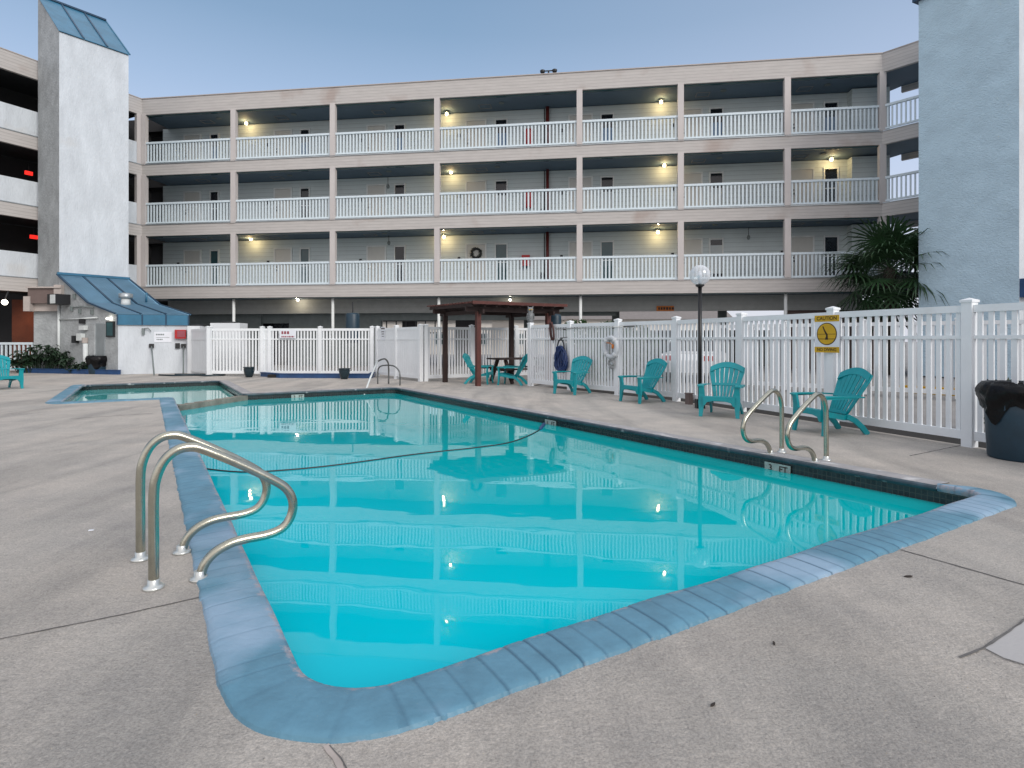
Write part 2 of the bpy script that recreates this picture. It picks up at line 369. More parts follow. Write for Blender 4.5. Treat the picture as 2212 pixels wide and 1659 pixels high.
outline_st = [(0, 0), (5.66, 0), (5.45, 13.8), (1.5, 13.85), (1.5, 19.6), (-2.15, 19.6), (-2.1, 13.7), (0, 13.7)]
outline = [ST(*p).xy for p in outline_st]
oline = fillet(outline, [.30, .13, .3, .12, .3, .3, .15, .12], 10)       # rounded lip line of the pool
def resample(pts, step):
    out = [pts[0]]
    for a, b in zip(pts[:-1], pts[1:]):
        n = max(1, int((b-a).length/step))
        for k in range(1, n+1): out.append(a.lerp(b, k/n))
    return out
def nearest(pts, q): return min(range(len(pts)), key=lambda i: (pts[i]-q).length)
i_end = nearest(oline, ST(-2.15, 19.3).xy)
ring = oline[:]
dense = []
for i in range(len(ring)):
    a = ring[i]; b = ring[(i+1) % len(ring)]; n = max(1, int((b-a).length/.0125))
    for k in range(n): dense.append(a.lerp(b, k/n))
nD = len(dense)
i_blue0 = nearest(dense, ST(-2.15, 19.55).xy); i_blue1 = nearest(dense, ST(5.64, .34).xy)
def span(i, j):
    out = [dense[i]]
    while i != j: i = (i+1) % nD; out.append(dense[i])
    return out
blue_path = span(i_blue0, i_blue1); grey_path = span(i_blue1, i_blue0)
def normals(path):
    out = []
    for i in range(len(path)):
        t = (path[min(i+1, len(path)-1)]-path[max(i-1, 0)]).normalized(); out.append(Vector((t.y, -t.x)))
    return out
def sweep(path, prof, joints, jag, wear, taper=0):
    tot = sum((b-a).length for a, b in zip(path[:-1], path[1:]))
    mb = MB(); N = normals(path); n = len(prof); o = 0; acc = 0; nxt = .2; rnd = random.Random(3)
    for i, (p, q) in enumerate(zip(path, N)):
        if i: acc += (path[i]-path[i-1]).length
        dip = 0; jn = 0
        if joints and acc >= nxt:
            jn = rnd.uniform(.35, 1) if acc > 21.9 else rnd.uniform(.05, .42); dip = .005*jn; nxt = acc+(rnd.choice(joints)+rnd.uniform(-.012, .012))
        lo = .9*math.sin(acc*17+2*math.sin(acc*5.3))*math.sin(acc*6.1+1)+rnd.uniform(-.25, .25)+(1.2 if rnd.random() < .02 else 0)
        wob = .004*math.sin(acc*3.1)+.003*math.sin(acc*7.7)
        for k, (a, z) in enumerate(prof):
            tp = min(1, .25+.75*(tot-acc)/taper) if taper else 1
            aa = (a if k < 3 else a*tp)+(lo*jag if k >= n-2 else 0)
            w = wear[k]+(.05 if dip else 0)
            mb.v.append(Vector((p.x+q.x*aa, p.y+q.y*aa, z-(dip if 1 < k < n-1 else 0)+(wob if 0 < k < n-2 else 0)))); mb.w[len(mb.v)-1] = w; mb.j[len(mb.v)-1] = jn*(1 if k > 2 else .6)
        if i:
            b = i*n
            for k in range(n-1): mb.f.append((b-n+k, b+k, b+k+1, b-n+k+1)); mb.sm.append(dip == 0 and k < n-2)
    return mb
prof_b = [(.006, -.04), (.0, -.03), (-.006, -.008), (.0, .016), (.020, .024), (.06, .028), (.16, .026), (.25, .021), (.283, .014), (.300, -.02)]
struct(sweep(blue_path, prof_b, [.115, .125, .10, .13], .006, [.38, .38, .38, .37, .33, .10, .0, 0, .12, .5], .45), 'pool_coping', 'coping')
prof_g = [(.0, -.045), (-.012, -.03), (-.008, .0), (.01, .012)]
struct(sweep(grey_path, prof_g, [.3], .0, [0]*4), 'pool_coping_lip', 'nose')
prof_g2 = [(.01, .012), (.03, .018), (.12, .016), (.26, .008), (.285, -.01)]
struct(sweep(grey_path, prof_g2, [.3], .006, [0]*5), 'pool_coping_edge', 'coping_grey')
# waterline tiles and pool walls, one band all the way round
mb = MB(); acc = 0
loop = dense+[dense[0]]; N = normals(loop)
for i, (p, q) in enumerate(zip(loop, N)):
    if i: acc += (loop[i]-loop[i-1]).length
    for z in (-.02, -1.2): mb.v.append(Vector((p.x+q.x*.012, p.y+q.y*.012, z))); mb.uv[len(mb.v)-1] = (acc, z)
    if i: b = i*2; mb.f.append((b-2, b, b+1, b-1)); mb.sm.append(True)
struct(mb, 'pool_wall', 'tile')
# water
def poly_sheet(name, outer, holes, z, m):
    loops = [[Vector((p[0], p[1], 0)) for p in outer]]+[[Vector((p[0], p[1], 0)) for p in h] for h in holes]
    tri = geometry.tessellate_polygon(loops); flat = [p for L in loops for p in L]
    mb = MB(); fs = []
    for t in tri:
        a, b, c = (flat[i] for i in t)
        fs.append(t if (b-a).cross(c-a).z > 0 else t[::-1])
    mb.add([(p.x, p.y, z) for p in flat], fs); return struct(mb, name, m)
main_st = [(-.01, -.01), (5.67, -.01), (5.465, 13.81), (1.47, 13.86), (-.01, 12.28)]
WZ = -.150
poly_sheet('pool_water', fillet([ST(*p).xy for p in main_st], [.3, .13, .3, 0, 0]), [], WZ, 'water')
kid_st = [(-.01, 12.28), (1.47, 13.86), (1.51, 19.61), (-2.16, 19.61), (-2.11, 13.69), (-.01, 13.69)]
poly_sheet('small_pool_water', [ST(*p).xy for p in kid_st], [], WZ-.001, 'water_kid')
mb = MB()
A = ST(-.02, 12.18); B = ST(1.55, 13.92); dv = (B-A); dn = Vector((dv.y, -dv.x, 0)).normalized()
for k in range(24):
    a = A.lerp(B, k/24); b = A.lerp(B, (k+1)/24); h = -.035+.006*math.sin(k*1.9)
    mb.plate((a+Vector((0, 0, -1.1))), b-a, (0, 0, 1), [(0, 0), ((b-a).length, 0), ((b-a).length, 1.1+h), (0, 1.1+h)], -.10, .10)
struct(mb, 'pool_divider_wall', 'divider')
poly_sheet('pool_floor', [ST(*p).xy for p in [(-.1, -.1), (5.8, -.1), (5.6, 14), (1.6, 14), (1.6, 19.8), (-2.3, 19.8), (-2.2, 13.6), (-.1, 13.6)]], [], -1.19, 'sign_white')

# depth markers
FTR = []
def wall_marker(p, along, out, label):
    """tile pair set in the pool wall: p centre on the lip, along the wall, out = towards the water"""
    p = V3(p); a = V3(along).normalized(); t = thing('depth_marker', label, 'pool marker', (p.x, p.y, -.09), 0, 'depth markers in the pool wall')
    O = p+V3(out)*.004; O.z = -.128
    W = Vector((0, 0, 1))
    if a.cross(W).dot(V3(out)) < 0: a = -a
    m1 = MB(); m1.plate(O, a, W, [(-.16, -.058), (.16, -.058), (.16, .06), (-.16, .06)], 0, .008); m1.build('tile', 'marker_tile', t, t.location)
    m2 = MB(); m2.text('3', O+a*-.085, a, W, .10, .010); m2.text('FT', O+a*.075, a, W, .10, .010); m2.build('lettering', 'ink', t, t.location)
RA, RB = ST(5.66, 0), ST(5.45, 13.8); RD = (RB-RA); Rout = -PV.to_3d()
for x, lb in ((1680, '3 FT depth marker below the near right grab rails'), (1190, '3 FT depth marker where the floating rope meets the right wall')):
    k = on_line(x, RA, RD); wall_marker(RA+RD*k, RD, Rout, lb)
FA, FB = ST(5.45, 13.8), ST(1.5, 13.85)
k = on_line(643, FA, FB-FA); wall_marker(FA.lerp(FB, k), FB-FA, -PU.to_3d(), '3 FT depth marker in the far wall of the pool')

# deck with the pool cut out, and the ground beyond it
hole = []
for p, q in zip(dense, normals(dense+[dense[0]])[:-1]): hole.append(p+q*.10)
hole = hole[::7]
deck_poly = [(12, -12), (11.85, -8.1), (3.72, 13.07), (.62, 17.46), (2.1, 23.0), (-4, 24.6), (-13, 25.4), (-24, 27.2), (-36, 12), (-36, -12)]
poly_sheet('pool_deck', deck_poly, [hole], 0, 'deck')
big = [(math.cos(2*math.pi*k/40)*600, math.sin(2*math.pi*k/40)*600) for k in range(40)]
poly_sheet('ground', big, [deck_poly], -.05, 'ground')
mb = MB(); dp = [Vector((p[0], p[1], 0)) for p in deck_poly]
for a, b in zip(dp, dp[1:]+dp[:1]): mb.add([(a.x, a.y, 0), (b.x, b.y, 0), (b.x, b.y, -.1), (a.x, a.y, -.1)], [(0, 1, 2, 3)])
struct(mb, 'deck_edge', 'joint')
def groove(pts, w, m, name, z=.003):
    mb = MB(); P = [G(*p) for p in pts]; rnd = random.Random(len(pts)); Q = []
    for a, b in zip(P[:-1], P[1:]):
        n = max(2, int((b-a).length/.06))
        Q += [a.lerp(b, k/n) for k in range(n)]
    Q.append(P[-1])
    for i, p in enumerate(Q):
        t = (Q[min(i+1, len(Q)-1)]-Q[max(i-1, 0)]).normalized(); s = Vector((t.y, -t.x, 0)); ww = w*rnd.uniform(.55, 1.2); j = rnd.uniform(-.2, .2)*w
        mb.v += [p+s*(ww/2+j)+Vector((0, 0, z)), p-s*(ww/2-j)+Vector((0, 0, z))]
        if i: b = 2*i; mb.f.append((b-2, b-1, b+1, b)); mb.sm.append(False)
    return struct(mb, name, m)
groove([(-250, 1437), (10, 1379), (271, 1327), (448, 1287)], .010, 'joint', 'deck_joint')
groove([(1945, 1188), (2212, 1264), (2500, 1346)], .014, 'joint', 'deck_joint')
groove([(704, 1610), (724, 1638), (760, 1700)], .030, 'joint_pale', 'deck_joint')
groove([(712, 1612), (736, 1640), (772, 1700)], .006, 'joint', 'deck_joint', .004)
groove([(1965, 985), (2110, 955)], .02, 'joint', 'deck_crack', .002)
groove([(150, 905), (330, 893)], .03, 'joint', 'deck_crack', .002)
groove([(2072, 1421), (2125, 1400), (2170, 1372), (2212, 1341), (2300, 1300)], .012, 'joint', 'deck_crack', .004)
groove([(2125, 1402), (2165, 1424), (2215, 1438), (2300, 1462)], .006, 'joint', 'deck_crack', .004)
mb = MB(); pp = [G(2128, 1401), G(2168, 1422), G(2214, 1436), (G(2330, 1466)), G(2330, 1290), G(2212, 1343), G(2168, 1374)]
mb.add([(p.x, p.y, .0025) for p in pp], [tuple(range(len(pp)))]); struct(mb, 'deck_patch', 'patch')
for i, (x, y, w) in enumerate(((1962, 1247, .026), (1672, 1392, .016), (172, 1780, .02), (1540, 1525, .018))):
    g = G(x, y); mb = MB(); a = i*1.3
    mb.plate((g.x, g.y, .004), (math.cos(a), math.sin(a), .05), (-math.sin(a), math.cos(a), .1), [(-w, 0), (-w*.3, w*.35), (w*.6, w*.3), (w, 0), (w*.4, -w*.3), (-w*.4, -w*.25)], 0, .004)
    if y < 1659:
        tag(mb.build('dry_leaf', 'dry_leaf', None, (g.x, g.y, 0)), ['small dark leaf lying right of the pool past the coping', 'tiny dark leaf on concrete below the near coping', '', 'tiny dark speck of leaf on bare near deck'][i], 'leaf', 'dead leaves on the deck')
mb = MB(); g = G(197, 1147); mb.box((g.x, g.y, .006), (.03, .02, .006), (1, .3, 0)); tag(mb.build('paper_scrap', 'sign_white', None, (g.x, g.y, 0)), 'small white scrap on the deck left of the grab rails', 'litter')
mb = MB()
for (x, y, w) in ((1030, 838+16, .6), (1190, 848, .5)): pass

# ================================================================= GRAB RAILS
def smooth_path(pts, n=4):
    P = [Vector(p) for p in pts]; out = []
    for i in range(len(P)-1):
        p0 = P[max(i-1, 0)]; p1 = P[i]; p2 = P[i+1]; p3 = P[min(i+2, len(P)-1)]
        for k in range(n):
            t = k/n
            out.append(.5*((2*p1)+(p2-p0)*t+(2*p0-5*p1+4*p2-p3)*t*t+(-p0+3*p1-3*p2+p3)*t**3))
    out.append(P[-1]); return out
rail_prof = [(0, 0), (0, .25), (0, .50), (.012, .60), (.05, .69), (.11, .742), (.18, .752), (.25, .728), (.44, .622), (.63, .50), (.695, .438), (.724, .36), (.712, .28), (.665, .218), (.58, .192), (.46, .187), (.38, .176), (.30, .14), (.245, .08), (.222, .0)]
def grab_rail(t_pos, left, label):
    s = (-.495 if t_pos < 2 else -.56) if left else 5.95
    base = ST(s, t_pos); dirv = PV.to_3d() if left else -PV.to_3d()
    t = thing('grab_rail', label, 'handrail', base, 0, 'curved steel grab rails at the pool edge')
    mb = MB(); mb.tube([base+dirv*d+Vector((0, 0, z)) for d, z in [tuple(p) for p in smooth_path(rail_prof, 5)]], .0265, 14)
    mb.build('tube', 'steel', t, base)
    for d in (0, .222):
        fl = MB(); fl.lathe(base+dirv*d, [(.052, 0), (.054, .01), (.046, .018), (.03, .022), (.031, .05), (.0275, .052)], 20); fl.build('flange', 'flange', t, base)
grab_rail(1.55, True, 'left grab rail nearest the camera, steel, at the pool corner')
grab_rail(2.08, True, 'left grab rail standing behind the nearest one')
grab_rail(1.555, False, 'right side grab rail, the nearer of the pair across the pool')
grab_rail(2.10, False, 'right side grab rail, the farther one by the chairs')
# far handrail into the water and low hoop
b = G(839.5, 829); t = thing('step_handrail', 'bent handrail running down into the far end of the pool', 'handrail', b)
mb = MB(); e = at(784, 853, 16.2); e.z = WZ-.1
pts = [b, b+Vector((0, 0, .5)), at(838, 783, 18.0), at(832, 775.5, 17.9), at(824, 776.5, 17.8), at(815, 781, 17.6)]
mb.tube(smooth_path([tuple(p) for p in pts]), .024, 8); mb.build('upright', 'steel_dark', t, b)
mb = MB(); mb.tube([at(815, 781, 17.6), at(800, 816, 16.9), e], .026, 8); mb.build('sloping_rail', 'pipe_white', t, b)
b = G(816, 829.5); c = G(864, 832.6); t = thing('hoop_rail', 'low arched rail beside the bent handrail at far end', 'handrail', b)
mb = MB(); z = .58
mb.tube(smooth_path([tuple(b), tuple(b+Vector((0, 0, .38))), tuple(b.lerp(c, .08)+Vector((0, 0, .52))), tuple(b.lerp(c, .28)+Vector((0, 0, z))), tuple(b.lerp(c, .7)+Vector((0, 0, z))), tuple(b.lerp(c, .93)+Vector((0, 0, .46))), tuple(c+Vector((0, 0, .3))), tuple(c)]), .022, 8)
mb.build('hoop', 'steel_dark', t, b)

# floating rope
rp = [(1183, 903), (1176, 915), (1160, 932), (1105, 955), (1030, 967), (945, 976), (870, 985), (800, 995), (700, 1008), (600, 1017), (520, 1020), (440, 1012), (425, 1003)]
def WG(x, y, z): Y = (EYE-z)*F/(y-HY); return Vector(((x-CX)*Y/F, Y, z))
t = thing('safety_rope', 'dark floating rope strung across the pool', 'rope', WG(945, 976, WZ))
mb = MB(); mb.tube(smooth_path([tuple(WG(x, y, WZ+.003)) for x, y in rp]), .011, 6); mb.build('line', 'black', t, t.location)
mb = MB(); f0 = WG(1176, 915, WZ+.01); f1 = WG(1167, 927, WZ+.01); mb.tube([f0, f0.lerp(f1, .1), f0.lerp(f1, .9), f1], [.01, .03, .03, .01], 8); mb.build('float', 'navy', t, t.location)

# ================================================================= FENCES
def fence(name, label, pts, solid=False, H=1.80, caps=True, skip_first=False, n_pick=15, group=None, m='vinyl'):
    base = V3(pts[0]); t = thing(name, label, 'fence', base, 0, group)
    for i, p in enumerate(pts):
        p = V3(p); d = (V3(pts[min(i+1, len(pts)-1)])-V3(pts[max(i-1, 0)])).normalized()
        if not (i == 0 and skip_first):
            mb = MB(); mb.box(p+Vector((0, 0, (H+.03)/2)), (.127, .127, H+.03), d); po = mb.build('post', m, t, base)
            if caps:
                mb = MB(); mb.box(p+Vector((0, 0, H+.045)), (.15, .15, .03), d)
                c = p+Vector((0, 0, H+.06)); X = d; Y = Vector((-d.y, d.x, 0))
                mb.add([c+X*.075+Y*.075, c-X*.075+Y*.075, c-X*.075-Y*.075, c+X*.075-Y*.075, c+Vector((0, 0, .03))], [(0, 1, 4), (1, 2, 4), (2, 3, 4), (3, 0, 4)])
                mb.build('cap', m, po, base)
    for a, b in zip(pts[:-1], pts[1:]):
        a = V3(a); b = V3(b); d = (b-a).normalized(); L = (b-a).length
        p = a+d*.064; q = b-d*.064; mb = MB()
        rails = ((.045, .10, .07), (H-.43, .045, .05) if not solid else (H-.42, .07, .07), (H-.045, .09, .07))
        zs = [.10+.045, H-.41, H-.05]; hs = [.11, .045, .09]
        for z, h in zip(zs, hs):
            mb.box((p+q)/2+Vector((0, 0, z)), ((q-p).length, .06, h), d)
        if solid:
            mb.box((p+q)/2+Vector((0, 0, (.19+H-.43)/2)), ((q-p).length, .025, H-.43-.19), d)
            mb.box((p+q)/2+Vector((0, 0, (H-.39+H-.09)/2)), ((q-p).length, .03, .30), d)
            nb = 10
            for k in range(1, nb): mb.box(p.lerp(q, k/nb)+Vector((0, 0, .78)), (.006, .032, 1.15), d)
        else:
            n = n_pick if L > 1.2 else max(3, int(L*n_pick/1.83))
            for k in range(n):
                c = p.lerp(q, (k+.5)/n)
                mb.box(c+Vector((0, 0, (.2+H-.4325)/2)), (.056, .028, H-.4325-.2), d)
                mb.box(c+Vector((0, 0, (H-.3875+H-.095)/2)), (.056, .028, .2925), d)
        mb.build('panel', m, t, base)
    return t
FE = Vector((.547, 17.38, 0)); FD = Vector((3.093, -4.35, 0)); FE2 = Vector((3.64, 13.03, 0)); FD2 = Vector((2.16, -5.57, 0))
fence('picket_fence', 'long white picket fence running along the right side of the pool', [FE+FD*(k/3) for k in range(0, 3)]+[FE2+FD2*(k/3) for k in range(0, 8)])
fence('picket_fence', 'white picket fence at the far end between booth and gate, with two pots before it',
      [at(455, 700, 22.2).xy, at(567, 700, 22.2).xy, at(583, 700, 22.2).xy, at(692, 700, 22.1).xy, at(804, 700, 22.0).xy])
fence('solid_gate_fence', 'solid white board fence and gate left of the pergola', [(-5.02, 21.95), (-4.05, 20.62), (-3.0, 19.3)], solid=True)
fence('picket_fence', 'white picket fence section behind the pergola', [(-3.0+.16, 19.38), (-1.38, 20.15), (.14, 21.1), (1.7, 22.1)])
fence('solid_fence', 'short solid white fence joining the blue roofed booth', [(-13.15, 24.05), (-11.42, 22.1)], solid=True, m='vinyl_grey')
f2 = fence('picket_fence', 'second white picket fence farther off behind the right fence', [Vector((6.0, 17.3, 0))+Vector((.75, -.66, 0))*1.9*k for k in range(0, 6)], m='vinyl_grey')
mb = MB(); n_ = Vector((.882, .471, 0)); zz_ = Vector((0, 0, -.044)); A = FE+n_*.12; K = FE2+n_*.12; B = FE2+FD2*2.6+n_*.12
mb.add([A+zz_, K+zz_, B+zz_, B+n_*.9+zz_, K+n_*.9+zz_, A+n_*.9+zz_], [(0, 1, 4, 5), (1, 2, 3, 4)]); struct(mb, 'shadow_gap_soil', 'soil')  # dark soil strip, also standing in for the shadow gap under the rail

# signs on the fence
def fence_dir(x): d = (FD if x < 1461 else FD2).normalized(); return d, Vector((d.y, -d.x, 0))
def fence_pt(x, z, off=.05):
    A, D = (FE, FD) if x < 1461 else (FE2, FD2); k = on_line(x, A, D); p = A+D*k+fence_dir(x)[1]*off; p.z = z; return p
fd, fn = fence_dir(1800)
k0 = fence_pt(1769.4, 1.45, .09); k1 = fence_pt(1823, 1.45, .09); wv = (k1-k0).length
cxs = (k0+k1)/2; t = thing('caution_sign', 'yellow and white CAUTION NO DIVING sign with diver in a circle', 'sign', cxs)
z0, z1 = 1.155, 1.745; hh = z1-z0; Oc = Vector((cxs.x, cxs.y, (z0+z1)/2))
mb = MB(); mb.plate(Oc, fd, (0, 0, 1), [(-wv/2, -hh/2), (wv/2, -hh/2), (wv/2, hh/2), (-wv/2, hh/2)], 0, .006); mb.build('board', 'sign_white', t, t.location)
mb = MB()
if fd.cross(Vector((0, 0, 1))).dot(fn) < 0: sg = -1
else: sg = 1
def fr(mb, poly, off): mb.plate(Oc, fd, (0, 0, 1), poly, off, off+.002)
mb = MB(); bh = .10
fr(mb, [(-wv/2, hh/2-bh), (wv/2, hh/2-bh), (wv/2, hh/2), (-wv/2, hh/2)], .007); fr(mb, [(-wv/2, -hh/2), (wv/2, -hh/2), (wv/2, -hh/2+.09), (-wv/2, -hh/2+.09)], .007)
ex = wv*.395; ez = .172
fr(mb, [(ex*.95*math.cos(a*math.pi/16), ez*.95*math.sin(a*math.pi/16)) for a in range(32)], .0095); mb.build('yellow_field', 'yellow', t, t.location)
mb = MB()
fr(mb, [(ex*1.03*math.cos(a*math.pi/16), ez*1.03*math.sin(a*math.pi/16)) for a in range(32)], .007)
N_ = fd.cross(Vector((0, 0, 1)))
mb.text('CAUTION', Oc+Vector((0, 0, hh/2-.05)), fd, (0, 0, 1), .082, .0105)
mb.text('NO DIVING', Oc+Vector((0, 0, -hh/2+.045)), fd, (0, 0, 1), .068, .0105)
fr(mb, [(-.075, .118), (-.06, .125), (-.02, .05), (.02, -.005), (.028, -.09), (.0, -.09), (-.008, -.02), (-.045, .045)], .0125)
fr(mb, [(-.03, -.09), (.03, -.09), (.02, -.05), (-.01, -.045)], .0135)
fr(mb, [(-ex*.86, -.075), (ex*.86, -.075), (ex*.86, -.083), (-ex*.86, -.083)], .0120); fr(mb, [(-ex*.93, 0), (ex*.93, 0), (ex*.93, -.006), (-ex*.93, -.006)], .0117)
mb.build('lettering', 'ink', t, t.location)
def small_sign(name, label, O, U, w, h, m, ink, rows):
    t = thing(name, label, 'sign', O); mb = MB(); mb.plate(O, U, (0, 0, 1), [(-w/2, -h/2), (w/2, -h/2), (w/2, h/2), (-w/2, h/2)], 0, .008); mb.build('board', m, t, t.location)
    rnd = random.Random(5); mb = MB()
    for (yy, hh_, x0, x1) in rows:
        x = x0
        while x < x1:
            ww = rnd.uniform(.25, .9)*hh_; mb.plate(O, U, (0, 0, 1), [(x, yy-hh_/2), (x+ww, yy-hh_/2), (x+ww*.9, yy+hh_/2), (x, yy+hh_*.45)], .010, .012); x += ww+hh_*.25
    mb.build('lettering', ink, t, t.location); return t
small_sign('warning_sign', 'small white sign with faded red lettering on the far fence', at(622, 722, 22.06), (1, -.01, 0), .62, .30, 'sign_white', 'ink_red', [(.06, .11, -.24, .02), (-.09, .06, -.24, .22)])
gd = Vector((2.02, -2.65, 0)).normalized(); go = Vector((-5.02, 21.95, 0))+Vector((2.02, -2.65, 0))*.17+Vector((-.795, -.606, 0))*.04; go.z = 1.60
small_sign('gate_sign', 'small grey notice fixed on the solid gate', go, gd, .34, .48, 'sign_white', 'ink', [(.18, .05, -.13, .12), (.06, .03, -.12, .12), (-.02, .03, -.1, .1), (-.11, .02, -.08, .08)])

# ================================================================= things hung on the right fence
fd, fn = fence_dir(1300)
p = fence_pt(1327, 0, .12); t = thing('life_ring', 'white life ring hung on a fence post with rope below', 'life ring', p)
mb = MB(); c = Vector((p.x, p.y, zat(750, p.y)))
mb.tube([c+fd*(.215*math.cos(a*math.pi/16))+Vector((0, 0, .235*math.sin(a*math.pi/16))) for a in range(32)], .058, 12, closed=True); mb.build('ring', 'ring', t, p)
for a0 in (math.pi*.25, math.pi*.75, math.pi*1.25, math.pi*1.75):
    mb = MB(); cc = c+fd*(.215*math.cos(a0))+Vector((0, 0, .235*math.sin(a0))); rad = fd*math.cos(a0)+Vector((0, 0, math.sin(a0)))
    for q in (-.02, .0, .02):
        tn = fd*-math.sin(a0)+Vector((0, 0, math.cos(a0)))
        mb.tube([cc+tn*q+rad*(.062*math.cos(b*math.pi/6))+fn*(.062*math.sin(b*math.pi/6)) for b in range(12)], .012, 5, closed=True)
    mb.build('band', 'vinyl_grey', t, p)
rnd = random.Random(2)
for i in range(5):
    mb = MB(); cc = c+Vector((0, 0, -.36-.02*i))+fd*rnd.uniform(-.03, .03)
    mb.tube([cc+fd*(.09*math.cos(a*math.pi/8+i))+Vector((0, 0, (.075+.02*rnd.random())*math.sin(a*math.pi/8+i)))+fn*(.02*math.sin(a+i)) for a in range(16)], .011, 6, closed=True); mb.build('rope_loop', 'rope', t, p)
mb = MB(); mb.tube([c+fn*.07+fd*.12+Vector((0, 0, .06)), c+fn*.075+fd*.05+Vector((0, 0, .10)), c+fd*-.08+fn*.07+Vector((0, 0, .11))], .012, 6); mb.tube([c+fn*.05+fd*.12+Vector((0, 0, .07)), c+fn*.05+fd*.11+Vector((0, 0, -.03))], .03, 6); mb.build('buckle', 'orange', t, p)
p = fence_pt(1221, 0, .10); t = thing('hose_bundle', 'coiled blue pool vacuum hose hanging on the fence behind a chair', 'hose', p)
for i in range(16):
    mb = MB(); cc = Vector((p.x, p.y, .85))+fn*(.02+.016*(i % 4))+fd*rnd.uniform(-.06, .06); w = .07+.17*rnd.random(); h = .30+.05*rnd.random(); tw = rnd.uniform(-.35, .35)
    mb.tube([cc+fd*(w*math.cos(a*math.pi/10)*(1-.35*math.sin(a*math.pi/10))+tw*.2*math.sin(a*math.pi/10))+Vector((0, 0, h*math.sin(a*math.pi/10)))+fn*(.03*math.sin(a*.9+i)) for a in range(20)], .023, 7, closed=True); mb.build('hose_loop', 'hose', t, p)
mb = MB(); cc = Vector((p.x, p.y, 1.13)); mb.tube([cc+fn*.06+fd*(.14*math.cos(a*math.pi/10))+Vector((0, 0, .24*math.sin(a*math.pi/10))) for a in range(-1, 12)], .020, 7); mb.build('hose_top', 'black', t, p)
mb = MB(); mb.tube([cc+Vector((0, 0, .26)), cc+fn*.09+Vector((0, 0, .28)), cc+fd*.3+fn*.09+Vector((0, 0, .30))], .012, 6); mb.build('hook', 'steel_dark', t, p)
a = fence_pt(1208, 1.66, .09); b = fence_pt(1376, 1.68, .09); t = thing('rescue_pole', 'thin long rescue pole lying level across the top of the right fence', 'pole', a)
mb = MB(); mb.tube([a, b], .014, 6); mb.build('shaft', 'flange', t, a); mb = MB(); mb.tube([b-(b-a)*.12, b], .020, 6); mb.build('grip', 'steel_dark', t, a)
for q in (.1, .75): mb = MB(); c_ = a.lerp(b, q); mb.box(c_-fn*.03+Vector((0, 0, -.01)), (.03, .07, .05), fd); mb.build('bracket', 'black', t, a)
p = fence_pt(1200, 0, .10); t = thing('net_frame', 'dark brown looped frame hung over the top rail of the fence', 'net', p)
mb = MB(); cc = Vector((p.x, p.y, 1.60))
mb.tube([cc+fd*(.07*math.cos(a*math.pi/8)+.12*-math.sin(a*math.pi/8)*.4)+fn*.03+Vector((0, 0, .24*math.sin(a*math.pi/8))) for a in range(16)], .03, 7, closed=True); mb.build('loop', 'brown', t, p)
mb = MB(); mb.ribbon([cc+Vector((0, 0, .26))-fd*.04, cc+fn*.05+Vector((0, 0, .1))-fd*.05, cc+fn*.06+Vector((0, 0, -.1))-fd*.01, cc+fn*.03+Vector((0, 0, -.25))], [.06, .09, .08, .05], .03, fd); mb.build('strap', 'brown', t, p)

# owl decoy on the end post
p = FE+Vector((.0, 0, 1.875)); t = thing('owl_decoy', 'grey plastic owl standing on the end post of the fence', 'owl decoy', p)
mb = MB(); mb.lathe(p, [(.06, 0), (.085, .05), (.10, .14), (.095, .22), (.07, .29), (.085, .33), (.09, .38), (.07, .43), (.03, .45)], 14, sy=.85)
mb.add([p+Vector((-.07, -.03, .40)), p+Vector((-.03, -.03, .44)), p+Vector((-.085, -.02, .49)), p+Vector((-.06, .02, .42))], [(0, 1, 2), (1, 3, 2), (3, 0, 2)])
mb.add([p+Vector((.07, -.03, .40)), p+Vector((.03, -.03, .44)), p+Vector((.085, -.02, .49)), p+Vector((.06, .02, .42))], [(1, 0, 2), (3, 1, 2), (0, 3, 2)])
mb.build('body', 'owl', t, p)
for s in (-1, 1):
    mb = MB(); mb.sphere(p+Vector((s*.035, -.075, .375)), .02, 8, 6); mb.build('eye', 'yellow', t, p)
    mb = MB(); mb.ribbon([p+Vector((s*.09, .0, .27)), p+Vector((s*.11, -.01, .15)), p+Vector((s*.07, .02, .02))], [.09, .11, .04], .02, (0, 1, 0)); mb.build('wing', 'owl', t, p)
mb = MB(); mb.lathe(p+Vector((0, -.085, .33)), [(.012, 0), (.014, .02), (.003, .035)], 6); mb.build('beak', 'black', t, p)

